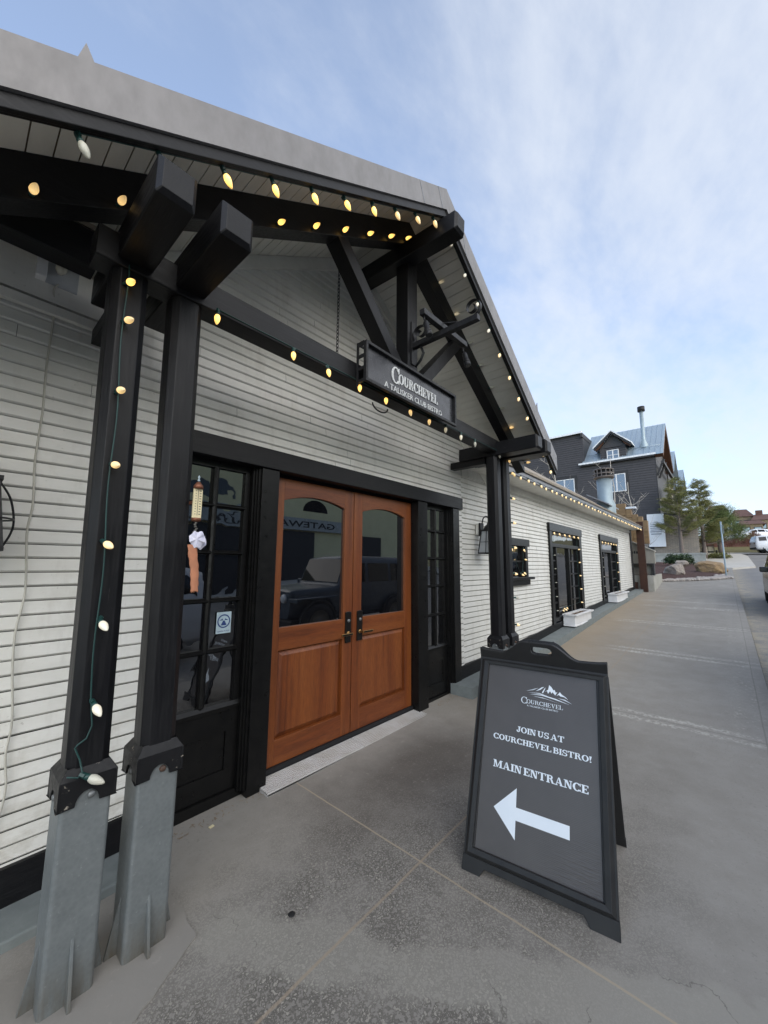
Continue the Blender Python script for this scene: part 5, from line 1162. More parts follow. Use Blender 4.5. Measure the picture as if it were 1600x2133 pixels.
# ====================================================================== beyond the bistro
# rusted steel and concrete screen at the far end of the wing
SC_ = thing('entry_screen', 'rusted steel column and board-marked concrete screen at the far end of the bistro', 'screen wall', (17.9, 2.5, 0.6))
b = MB().box(17.70, 17.80, 2.30, 2.54, 0.5, 3.30); b.build('steel_column', M_CORTEN, SC_, 0.004); MB().box(17.80, 17.84, 2.621, 3.1, 0.5, 0.98).build('steel_apron', M_CORTEN, SC_)
b = MB(); b.prism([(3.3, 1.70), (2.06, 1.70), (2.06, 2.16), (3.3, 2.80)], lambda y, z: (18.1, y, z), lambda y, z: (18.35, y, z)); b.build('concrete_panel', M_CONCB, SC_)
b = MB(); b.prism([(3.3, 2.803), (2.03, 2.148), (2.03, 2.19), (3.3, 2.85)], lambda y, z: (18.06, y, z), lambda y, z: (18.40, y, z)); b.build('panel_cap', M_CONCL, SC_)
MB().box(18.1, 18.35, 2.30, 3.3, 0.984, 1.24).build('concrete_sill', M_CONCB, SC_)
b = MB().box(18.08, 18.36, 2.10, 2.16, 1.242, 1.698).box(18.08, 18.36, 2.80, 2.86, 1.242, 1.698).box(18.08, 18.36, 2.161, 2.799, 1.65, 1.697); b.build('opening_frame', M_LODGET, SC_)
MB().box(18.30, 18.34, 2.161, 2.799, 1.242, 1.649).build('opening_back', M_CONCB, SC_)
b = MB()
for k, (y, w) in enumerate(((2.62, .05), (2.70, .04), (2.78, .05), (2.86, .03))): b.box(18.097, 18.0985, y - w / 2, y + w / 2, 2.08, 2.17 + 0.02 * (k % 2))
b.build('worn_lettering', M_LODGET, SC_)
MB().box(18.4, 26, 3.2, 3.4, 0.3, 3.4).build('side_wall', M_LODGE, SC_)
MB().box(18.396, 18.398, 3.0, 3.19, 2.72, 3.20).build('dark_window', M_DARKHOLE, SC_)
PW = thing('concrete_planter', 'low pale concrete planter wall beside the rusted steel column', 'planter wall', (20, 2.3, 0.7))
b = MB(); b.prism([(17.95, 2.12), (22.6, 2.34), (22.6, 3.1), (17.95, 3.1)], lambda x, y: (x, y, gz(x) - 0.2), lambda x, y: (x, y, 1.24)); b.build('wall', M_CONCL, PW, 0.01)
b = MB(); b.prism([(18.0, 2.20), (22.5, 2.42), (22.5, 3.05), (18.0, 3.05)], lambda x, y: (x, y, 1.2), lambda x, y: (x, y, 1.255)); b.build('fill', M_MULCH, PW)
for k, (x, y, r) in enumerate(((18.3, 2.40, .085), (18.8, 2.35, .10), (19.6, 2.45, .12), (20.4, 2.5, .11))):
    bm = bmesh.new(); bmesh.ops.create_icosphere(bm, subdivisions=2, radius=r)
    for v in bm.verts: v.co *= 1 + random.uniform(-.18, .18)
    for v in bm.verts: v.co.z *= 0.6
    me = bpy.data.meshes.new('rock'); bm.to_mesh(me); bm.free(); me.materials.append(M_ROCKG); o = bpy.data.objects.new('rock', me); COL.objects.link(o); o.location = (x, y, 1.27 + r * .3)
    tag(o, ['small rounded rock on the concrete planter, nearest the rusted column', 'second small rock from the rusted column on the concrete planter', 'third small rock from the rusted column on the concrete planter', 'small rock on the concrete planter, farthest from the column'][k], 'rock', 'rocks lying on the concrete planter')
# stepped wood block wall behind the wing
WB = thing('block_wall', 'stepped wall of golden timber blocks behind the far end of the shingled roof', 'wall', (21, 3.5, 3))
ys = [(3.82, 3.36, 4.52, 4.00), (3.352, 3.13, 4.25, 3.90), (3.122, 2.91, 3.97, 3.66), (2.902, 2.72, 3.85, 3.55), (2.712, 2.54, 3.66, 3.30)]
for (ya, yb, zt, zb) in ys:
    n = max(2, int((zt - 2.9) / 0.16)); blk = MB()
    for k in range(n):
        j = random.uniform(-.02, .02); blk.box(20.95 + j, 21.25, yb, ya, zt - (k + 1) * (zt - 2.6) / n + 0.006, zt - k * (zt - 2.6) / n)
    blk.build('block_column', M_CEDAR, WB, 0.006)
MB().box(20.93, 21.2, 2.95, 3.34, 4.253, 4.34).build('metal_cap', M_WHITEEDGE, WB)

# ---- charcoal lodge
LO = thing('lodge_building', 'tall charcoal mountain lodge with blue-grey metal roof, dormer and stone base', 'building', (43, 8, 3))
xf = 41.0
def lap(b, x, y0, y1, z0, z1, e=0.22):
    z = z0
    while z < z1 - 1e-3:
        t = min(z + e, z1); b.hexa([(x - .045, y0, z), (x + .1, y0, z), (x + .1, y1, z), (x - .045, y1, z), (x, y0, t), (x + .1, y0, t), (x + .1, y1, t), (x, y1, t)]); z = t
b = MB(); lap(b, xf, 4.02, 9.75, 5.75, 11.45); lap(b, xf, 9.75, 21, 5.75, 14.75); 
b.build('wall', M_LODGE, LO, fix=False)
b = MB().box(xf + .1, xf + 20, 4.0, 21, 1.5, 11.4).box(xf + .1, xf + 8, 9.76, 21, 11.4, 14.7); b.build('core', M_LODGET, LO)
b = MB().box(xf - .03, xf + 0.12, 3.96, 4.02, 3, 11.4).box(xf - .05, xf + .1, 4.02, 20, 5.45, 5.745).box(xf - .05, xf + .12, 4.0, 21, 5.2, 5.448); b.build('trim', M_LODGET, LO)
b = MB().box(xf - .04, xf + 0.099, 4.6, 21, 1.5, 5.2); b.build('lower_wall', M_LODGE, LO)
b = MB().box(xf - .12, xf + .12, 1.55, 4.6, 1.5, 5.9).box(xf - .3, xf - .12, 1.6, 6.2, 1.5, 3.0); b.build('stone_base', M_LEDGE, LO)
b = MB().box(xf + .3, xf + .4, 2.0, 4.0, 2.5, 6.2); b.build('dark_entry', M_DARKHOLE, LO)
# roof: slope towards us
xr_, zr = 45.2, 15.35
def rz(x): return 11.45 + (zr - 11.45) * (x - (xf - .35)) / (xr_ - xf + .35)
b = MB(); P = lambda x, y, d=0: (x, y, rz(x) + d)
b.hexa([P(xf - .35, 3.35), P(xf - .35, 9.9), P(xr_, 9.9), P(xr_, 3.35), P(xf - .35, 3.35, .1), P(xf - .35, 9.9, .1), P(xr_, 9.9, .1), P(xr_, 3.35, .1)])
y = 3.5
while y < 9.9: b.hexa([P(xf - .35, y, .1), P(xf - .35, y + .03, .1), P(xr_, y + .03, .1), P(xr_, y, .1), P(xf - .35, y, .15), P(xf - .35, y + .03, .15), P(xr_, y + .03, .15), P(xr_, y, .15)]); y += 0.42
b.hexa([(xr_, 3.35, zr), (xr_, 9.9, zr), (xr_ + 4.5, 9.9, 11.45), (xr_ + 4.5, 3.35, 11.45), (xr_, 3.35, zr + .1), (xr_, 9.9, zr + .1), (xr_ + 4.5, 9.9, 11.55), (xr_ + 4.5, 3.35, 11.55)])
rf = b.build('roof', M_METALROOF, LO)
MB().box(xf - .42, xf - .35, 3.9, 10.2, 11.44, 11.60).build('gutter', M_WHITEEDGE, rf, root=LO); MB().box(xf - .36, xf - .02, 4.0, 10.1, 11.30, 11.42).build('eave', M_LODGET, rf, root=LO)
b = MB(); b.tube([P(xf + .5, 3.6, .3), P(xf + .5, 5.6, .3)], .03, 6); b.tube([P(xf + .5, 8.7, .3), P(xf + .5, 9.6, .3)], .03, 6)
for yy in (3.7, 4.4, 5.1, 8.8, 9.5): b.tube([P(xf + .5, yy, .08), P(xf + .5, yy, .3)], .02, 5)
b.build('snow_rail', M_METALROOF, rf, root=LO)
b = MB().box(xf - .35, xf + .35 + 7, 9.72, 9.9, 14.3, 14.76).box(xf - .3, xf + 8, 9.9, 21.2, 14.76, 14.82); b.build('box_dormer_trim', M_LODGET, LO)
b = MB().box(xf - .36, xf - .25, 9.75, 21.2, 14.72, 14.9); b.build('box_dormer_edge', M_WHITEEDGE, LO)
# gabled dormer
DO = MB(); lap(DO, xf - .05, 6.15, 8.30, 11.5, 12.75); 
for k in range(7):
    z = 12.75 + k * .18; w = 1.05 * (1 - k / 7); DO.box(xf - .06, xf + .05, 7.2 - w, 7.2 + w, z, z + .176)
dm = DO.build('dormer', M_LODGE, LO, fix=False)
MB().box(xf, xf + 2.6, 6.16, 8.28, 11.5, 12.6).build('dormer_body', M_LODGE, dm, root=LO)
b = MB(); b2 = MB()
for s in (-1, 1):
    b.prism([(7.2, 14.25), (7.2, 14.02), (7.2 + s * 1.52, 12.62), (7.2 + s * 1.52, 12.88)], lambda y, z: (xf - .55, y, z), lambda y, z: (xf - .42, y, z))
    b2.prism([(7.2, 14.38), (7.2, 14.26), (7.2 + s * 1.6, 12.80), (7.2 + s * 1.6, 12.93)], lambda y, z: (xf - .60, y, z), lambda y, z: (xf + 3.2, y, z))
b.build('dormer_bargeboard', M_LODGET, dm, root=LO); b2.build('dormer_roof', M_WHITEEDGE, dm, root=LO)
b = MB()
for s in (-1, 1): b.prism([(7.2 + s * .7, 13.40), (7.2 + s * 1.45, 12.68), (7.2 + s * 1.40, 12.62), (7.2 + s * 1.05, 12.85)], lambda y, z: (xf - .42, y, z), lambda y, z: (xf - .05, y, z))
b.build('dormer_soffit', M_ORANGEW, dm, root=LO)
def lwin(y0, y1, z0, z1, mull, x=xf - .07, grid=False):
    b = MB(); f = .075
    b.box(x - .03, x + .06, y0, y1, z0, z0 + f).box(x - .03, x + .06, y0, y1, z1 - f, z1).box(x - .03, x + .06, y0, y0 + f, z0 + f, z1 - f).box(x - .03, x + .06, y1 - f, y1, z0 + f, z1 - f)
    for m in mull: b.box(x - .03, x + .06, m - .05, m + .05, z0 + f, z1 - f)
    if grid: b.box(x - .02, x + .06, y0 + f, y1 - f, (z0 + z1) / 2 - .025, (z0 + z1) / 2 + .025)
    w = b.build('window', M_WINW, LO)
    p = MB(); p.face([(x + .02, y0 + f, z0 + f), (x + .02, y1 - f, z0 + f), (x + .02, y1 - f, z1 - f), (x + .02, y0 + f, z1 - f)]); p.build('pane', M_GLASSL, w, root=LO)
    t = MB().box(xf - .06, xf - .025, y0 - .25, y1 + .25, z1 + .001, z1 + .28).box(xf - .06, xf - .025, y0 - .25, y0 - .001, z0, z1).box(xf - .06, xf - .025, y1 + .001, y1 + .25, z0, z1); t.build('window_trim', M_LODGET, w, root=LO)
lwin(6.35, 7.85, 8.45, 10.15, [7.1]); lwin(10.75, 12.6, 8.5, 10.25, [11.7]); lwin(6.72, 7.72, 11.5, 12.52, [7.22], x=xf - .16, grid=True)
# street side: gable end, brackets, further bays and balconies
b = MB()
b.prism([(xf, 11.3), (xr_, zr - .15), (xr_ + 4.2, 11.3)], lambda x, z: (x, 3.99, z), lambda x, z: (x, 4.1, z)); b.build('gable_end', M_LODGE, LO)
b = MB(); b.prism([(xf - .3, 11.38), (xr_, zr - .08), (xr_ + 4.4, 11.4), (xr_ + 4.2, 11.2), (xr_, zr - .45), (xf, 11.2)], lambda x, z: (x, 3.37, z), lambda x, z: (x, 3.98, z)); b.build('gable_soffit', M_ORANGEW, LO)
b = MB()
for xx in (41.2, 42.6): b.beam((xx, 3.95, 9.6), (xx, 3.40, 11.0), .16, .16)
b.box(41.0, 50, 3.38, 3.6, 10.6, 10.85); b.build('bracket', M_LODGET, LO)
for k, (xa, xb, zt, yy) in enumerate(((50, 55, 14.2, 3.3), (56, 61, 13.2, 3.0))):
    b = MB(); xm = (xa + xb) / 2
    b.prism([(xa, 2.5), (xb, 2.5), (xb, zt - 2.4), (xm, zt), (xa, zt - 2.4)], lambda x, z: (x, yy + .6, z), lambda x, z: (x, 9, z)); bay = b.build('gabled_bay', M_LODGE, LO)
    b = MB()
    for s in (-1, 1): b.hexa([(xm, yy, zt), (xm + s * 2.9, yy, zt - 2.75), (xm + s * 2.9, 9, zt - 2.75), (xm, 9, zt), (xm, yy, zt + .1), (xm + s * 2.9, yy, zt - 2.65), (xm + s * 2.9, 9, zt - 2.65), (xm, 9, zt + .1)])
    b.build('bay_roof', M_METALROOF, bay, root=LO)
b = MB()
for k in range(9): b.box(42.2 + k * .3, 42.36 + k * .3, 3.25, 3.3, 7.6, 8.7)
b.box(42.1, 45.2, 3.2, 4.0, 7.45, 7.58).box(42.1, 45.2, 3.22, 3.33, 8.71, 8.8); b.build('balcony', M_TRAILERP, LO)
FU = thing('flue_pipe', 'slim bright flue pipe with black cap on the lodge roof', 'flue', (42.0, 4.85, 12.6))
MB().lathe([(0.38, 12.45), (0.34, 12.75), (0.17, 13.25), (0.16, 13.3), (0.16, 16.1), (0, 16.1)], (42.0, 4.85, 0), 18).build('pipe', M_STEEL, FU); MB().lathe([(0.0, 16.05), (0.30, 16.05), (0.30, 16.5), (0.0, 16.5)], (42.0, 4.85, 0), 18).build('cap', M_IRON, FU)
PO = thing('poster_board', 'tall white notice board with grey printed lines on the lodge stone base', 'notice board', (40.6, 4.3, 3.3))
MB().box(40.55, 40.65, 3.72, 4.93, 3.25, 6.1).build('board', M_POSTER, PO, 0.01)
b = MB(); z = 5.35; k = 0
while z > 4.25: h = random.choice((.05, .08, .11)); w = random.uniform(.35, .5); b.box(40.546, 40.549, 4.34 - w, 4.34 + w, z - h, z); z -= h + random.uniform(.05, .1)
b.build('print', M_POSTERG, PO)
# pale stair stringers and low walls in front of the lodge
ST_ = thing('outdoor_stairs', 'pale stepped outdoor stair beside the lodge stone base', 'stairs', (44, 2.3, 3))
b = MB()
for k in range(6): b.box(43.0, 43.6, 2.35 - k * .24, 2.35 - k * .24 + .30, 4.55 - k * .36, 5.05 - k * .36)
b.build('treads', M_TRAILERP, ST_)
b = MB(); b.beam((42.9, 2.4, 3.1), (42.9, 1.2, 2.6), .08, .08); b.build('handrail', M_WHITEEDGE, ST_)
CW = thing('retaining_wall', 'low pale concrete retaining wall behind the boulders and shrub', 'wall', (40, 3, 1.9))
b = MB(); b.prism([(39.0, 1.15), (39.3, 1.15), (40.6, 7.0), (40.3, 7.0)], lambda x, y: (x, y, 1.4), lambda x, y: (x, y, 2.52)); b.build('wall', M_CONCL, CW); b = MB(); b.prism([(38.95, 1.1), (39.35, 1.1), (40.65, 7.0), (40.25, 7.0)], lambda x, y: (x, y, 2.522), lambda x, y: (x, y, 2.66)); b.build('coping', M_CONCL, CW)

# ---- planted corner
b = MB(); n = 26; rows = []
for i in range(n + 1):
    x = 23.0 + 15.5 * i / n; yl = float(np.interp(x, [23, 25.5, 30, 34, 38.5], [2.5, 0.45, 0.15, 0.75, 1.2])); row = []
    for j in range(13):
        y = yl + (7.5 - yl) * j / 12; row.append((x, y, gz(x) + 0.03 + 0.13 * math.sin(min(1, j / 4) * PI / 2) * (0.6 + 0.4 * math.sin(x * 0.9 + y)) * min(1, (x - 23) / 3)))
    rows.append(row)
b.grid(rows, True); tag(b.build('mulch_bed', M_MULCH), kind='structure')
b = MB()
def stone(b, c, r, fl=.6):
    bm = bmesh.new(); bmesh.ops.create_icosphere(bm, subdivisions=1, radius=r); i = len(b.v); rot = Matrix.Rotation(random.uniform(0, 6), 3, 'Z'); e = Vector((random.uniform(.7, 1.3), random.uniform(.7, 1.3), fl))
    for v in bm.verts: p = rot @ Vector([v.co[k] * e[k] * random.uniform(.85, 1.15) for k in range(3)]); b.v.append(tuple(Vector(c) + p))
    for f in bm.faces: b.f.append([i + v.index for v in f.verts]); b.sm.append(False)
    bm.free()
for k in range(520):
    u = random.random(); x = 22.6 + 3.6 * u ** .8 if k % 3 else random.uniform(22.4, 27); yl = float(np.interp(x, [22.4, 24.2, 25.6, 27], [2.4, 0.6, -0.1, 0.0])); y = yl + abs(random.gauss(0, .33)) if x < 25.6 else yl + random.uniform(0, .5); y = min(y, 3.0)
    stone(b, (x, y, gz(x) + .05), random.uniform(.06, .14))
tag(b.build('gravel', M_GRAVEL, fix=False), kind='stuff', label='band of rounded river stones edging the mulch bed', cat='gravel')
def boulder(nm, c, sx, sy, sz, m, lab, seed, sub=4):
    random.seed(seed); bm = bmesh.new(); bmesh.ops.create_icosphere(bm, subdivisions=sub, radius=1)
    from mathutils import noise
    pl = [(Vector((random.gauss(0, 1), random.gauss(0, 1), random.gauss(0, .7))).normalized(), random.uniform(.62, .9)) for _ in range(15)]
    for v in bm.verts:
        p = v.co.copy()
        for nn, d in pl:
            e = p.dot(nn) - d
            if e > 0: p -= nn * e * .97
        p *= 1 + .10 * noise.noise(v.co * 2.3 + Vector((seed, 0, 0))); v.co = Vector((p.x * sx, p.y * sy, p.z * sz))
    me = bpy.data.meshes.new(nm); bm.to_mesh(me); bm.free(); me.materials.append(m); o = bpy.data.objects.new(nm, me); COL.objects.link(o); o.location = c
    return tag(o, lab, 'boulder')
boulder('boulder', (26.6, 2.15, 1.26), .62, .62, .48, M_ROCKG, 'buff flat-sided boulder at the left of the mulch bed', 3)
boulder('boulder', (29.6, .75, 1.48), .85, .82, .52, M_ROCKO, 'large golden boulder beside the bare sign pole', 5)
boulder('small_boulder', (31.5, 2.2, 1.75), .36, .42, .28, M_WHITEBOX if False else M_ROCKG, 'small pale rock between the shrub and the golden boulder', 8, 3)
random.seed(11)
PL = thing('sign_pole', 'bare galvanised pole standing at the tip of the stone edged bed', 'pole', (25.86, .05, 1.03))
MB().lathe([(0.036, 0.95), (0.036, 3.86), (0.0, 3.87)], (25.86, .05, 0), 10).build('pole', M_STEEL, PL); b = MB().box(25.83, 25.89, -.03, -.015, 3.25, 3.70); b.tube([(25.86, 0.0, 3.68), (25.86, -.03, 3.68)], .012, 5); b.tube([(25.86, 0.0, 3.27), (25.86, -.03, 3.27)], .012, 5); b.build('bracket_strap', M_STEEL, PL)

# ---- plants
def needles(b, c, s, ax):
    d = (ax * 1.1 + Vector((random.gauss(0, .6), random.gauss(0, .6), random.gauss(.1, .45)))).normalized(); e = d.cross(Vector((random.gauss(0, 1), random.gauss(0, 1), random.gauss(0, 1)))).normalized(); c = Vector(c); s1 = s * random.uniform(.6, 1.3); s2 = s1 * .16
    b.face([c - d * s1 - e * s2 * .6, c - d * s1 + e * s2 * .6, c + d * s1 + e * s2 * .3, c + d * s1 - e * s2 * .3])
def leafq(b, c, s, up=None):
    d = Vector((random.gauss(0, 1), random.gauss(0, 1), random.gauss(0, .6))).normalized(); e = d.cross(Vector((random.gauss(0, 1), random.gauss(0, 1), random.gauss(0, 1)))).normalized(); c = Vector(c); s1 = s * random.uniform(.6, 1.3); s2 = s1 * random.uniform(.35, .6)
    b.face([c - d * s1, c + e * s2, c + d * s1, c - e * s2])
def conifer(loc, H, Rr, lab, m, seed, lean=0.0, bare=0.12, dens=1.0, grp='conifers by the lodge'):
    random.seed(seed); T = thing('conifer_tree', lab, 'tree', loc, 0, grp); x0, y0, z0 = loc
    b = MB(); b.tube([(x0 + lean * u * H * .3 + .05 * math.sin(u * 7), y0 + lean * u * H, z0 - .1 + u * H) for u in [k / 10 for k in range(11)]], [max(.015, .17 * (1 - k / 10.3)) for k in range(11)], 8)
    br = MB(); cr = MB(); n = int(46 * dens)
    for k in range(n):
        u = bare + (1 - bare) * (k / n) ** .9; a = k * 2.4 + random.uniform(-.5, .5); L = Rr * (1 - u) ** .75 * random.uniform(.55, 1.15) + .25; base = Vector((x0 + lean * u * H * .3, y0 + lean * u * H, z0 + u * H)); rise = random.uniform(-.05, .30)
        pts = [base + Vector((math.cos(a) * L * t, math.sin(a) * L * t, rise * L * t + .22 * L * t * t - .10 * L * math.sin(t * PI))) for t in (0, .33, .66, 1)]
        br.tube(pts, [.035, .026, .018, .008], 5, caps=False)
        m_ = int(L * 44); ax = Vector((math.cos(a), math.sin(a), .15))
        for j in range(m_):
            t = .22 + .78 * random.random() ** .7; p = pts[0].lerp(pts[3], t); p.z += .1 * L * t * t
            cl = Vector((random.gauss(0, .13), random.gauss(0, .13), random.gauss(0.03, .07)))
            for q in range(11): needles(cr, p + cl * .8 + Vector((random.gauss(0, .09), random.gauss(0, .09), random.gauss(0, .045))), .085, ax)
    b.build('trunk', M_BARK, T); br.build('limbs', M_BARK, T); cr.build('crown', m, T, fix=False)
conifer((39.8, 2.65, 2.3), 6.6, 2.15, 'open olive conifer in front of the white notice board', M_NEEDLE, 21, bare=.24, dens=0.95)
conifer((42.5, 1.30, 2.4), 6.6, 1.9, 'slim olive conifer right of the notice board conifer', M_NEEDLE, 22, bare=.12, dens=1.25)
random.seed(23)
PT = thing('pine_tree', 'dense rounded dark green pine beyond the olive conifers', 'tree', (48.5, .2, 2.9))
b = MB(); b.tube([(48.5, .25 + .1 * math.sin(k), 2.7 + k * .8) for k in range(6)], [.2 - .03 * k for k in range(6)], 8); b.build('trunk', M_BARK, PT)
cr = MB(); lb = MB()
for k in range(60):
    a, e = random.uniform(0, 2 * PI), random.uniform(-.85, 1.35); R_ = random.uniform(.5, 1.0); c = Vector((48.5 + 1.9 * R_ * math.cos(a) * math.cos(e), .25 + 1.75 * R_ * math.sin(a) * math.cos(e), 5.3 + 2.0 * R_ * math.sin(e)))
    lb.tube([(48.5, .25, c.z - .6), c], [.03, .01], 4, caps=False)
    for j in range(420): p = Vector((random.gauss(0, .34), random.gauss(0, .34), random.gauss(0, .22))); needles(cr, c + p, .10, (p * .8 + Vector((0, 0, .25))))
lb.build('limbs', M_BARK, PT); cr.build('crown', M_NEEDLE2, PT, fix=False)
def shrub(nm, c, rx, ry, rz_, n, m, lab, s=.07):
    T = thing(nm, lab, 'shrub', c); b = MB(); w = MB()
    for k in range(n // 24):
        a, r, h = random.uniform(0, 2 * PI), math.sqrt(random.random()), random.uniform(.25, 1); hh = h * math.sqrt(max(.05, 1 - r * r * .8)); p = Vector((c[0] + rx * r * math.cos(a), c[1] + ry * r * math.sin(a), c[2] + rz_ * hh)); w.tube([(c[0], c[1], c[2]), p], [.02, .006], 4, caps=False)
        for j in range(24): leafq(b, p + Vector((random.gauss(0, .10), random.gauss(0, .10), random.gauss(0, .09))), s)
    w.build('stems', M_BARK, T); b.build('foliage', m, T, fix=False)
shrub('evergreen_shrub', (35.5, 2.55, 1.72), .75, .85, .78, 2600, M_SHRUB, 'round dark green shrub against the pale retaining wall')
shrub('low_shrub', (45.0, .55, 2.30), .9, .9, .45, 1100, M_NEEDLE, 'low yellow-green plant beside the driveway')
def birch(loc, H, lab, seed, n=9):
    random.seed(seed); T = thing('bare_birch', lab, 'tree', loc, 0, 'bare pale birches behind the wing roof'); b = MB(); l2 = MB(); x0, y0, z0 = loc
    pts = [Vector((x0 + .05 * math.sin(k * 1.3), y0 + .06 * math.cos(k * 1.7), z0 + H * k / 8)) for k in range(9)]; b.tube(pts, [.05 * (1 - k / 9.5) + .005 for k in range(9)], 7)
    for k in range(n):
        u = .35 + .6 * k / n; p = pts[int(u * 8)]; a = random.uniform(0, 2 * PI); L = H * .32 * (1.2 - u) + .3
        q = [p + Vector((math.cos(a) * L * t, math.sin(a) * L * t, L * (.25 * t + .5 * t * t))) for t in (0, .3, .6, 1)]; l2.tube(q, [.016, .012, .008, .004], 5, caps=False)
        for j in range(4):
            s = q[1].lerp(q[3], random.random()); d = Vector((random.gauss(0, .2), random.gauss(0, .2), random.uniform(.1, .4))) * L * .8; l2.tube([s, s + d * .6, s + d + Vector((0, 0, -.02))], [.007, .005, .002], 4, caps=False)
    b.build('trunk', M_BIRCH, T); l2.build('limbs', M_BIRCH, T)
birch((24, 4.35, 1.0), 6.6, 'bare pale birch behind the fat roof flue', 31, 12); birch((21, 6.5, 1.0), 6.7, 'bare pale birch behind the porch roof corner', 33, 11)
birch((24.6, 3.7, 1.0), 5.2, 'thin bare birch branching right of the fat roof flue', 37, 14)
random.seed(41)

# ---- up the street
b = MB(); ed = [(35.4, -0.30), (37, -1.5), (50, -1.5), (51.5, -1.15)]; ed = [(35.4, 8.0)] + ed
for (xa, ya), (xb, yb) in zip(ed[:-1], ed[1:]): b.face([(xa, ya, gz(xa) + .006), (xb, yb, gz(xb) + .006), (xb, yb, gz(xb) - .3), (xa, ya, gz(xa) - .3)])
tag(b.build('driveway_kerb', M_DRIVE), kind='structure')
tag(strip('grass_verge', [57.6, 58.5, 60, 61.5], -14, 30, 0.02, M_GRASS, 1), kind='structure')
b = MB()
for k in range(5200):
    x, y = random.uniform(61.2, 64.5), random.uniform(-9, 6); h = 1.35 * (0.7 + .3 * math.sin(y * 1.7) + .15 * math.sin(y * 4.1)) * random.random() ** .6; z = gz(x) + h; a = random.uniform(-.5, .5)
    l = random.uniform(.25, .6); d = Vector((random.gauss(0, .3), math.sin(a), 1.2)).normalized() * l; w = Vector((0, random.uniform(.012, .035), 0)); p = Vector((x, y, z - l * .5)); b.face([p - w, p + w, p + d + w * .3, p + d - w * .3])
for k in range(60):
    y = -9 + k * .25
tag(b.build('hedge_twigs', M_REDTWIG, fix=False), kind='stuff', label='bare red-brown thicket along the top of the grass verge', cat='thicket')
b = MB(); rows = []
for i in range(31):
    y = -9 + 15 * i / 30; hh = .95 * (0.75 + .25 * math.sin(y * 1.7) + .1 * math.sin(y * 4.1)); rows.append([(61.3 + 3.2 * j / 8, y, gz(61.3 + 3.2 * j / 8) + hh * math.sin(PI * j / 8) ** .6) for j in range(9)])
b.grid(rows, True); tag(b.build('thicket_mass', M_REDTWIG), kind='stuff', label='dense heart of the red-brown thicket on the verge', cat='thicket')

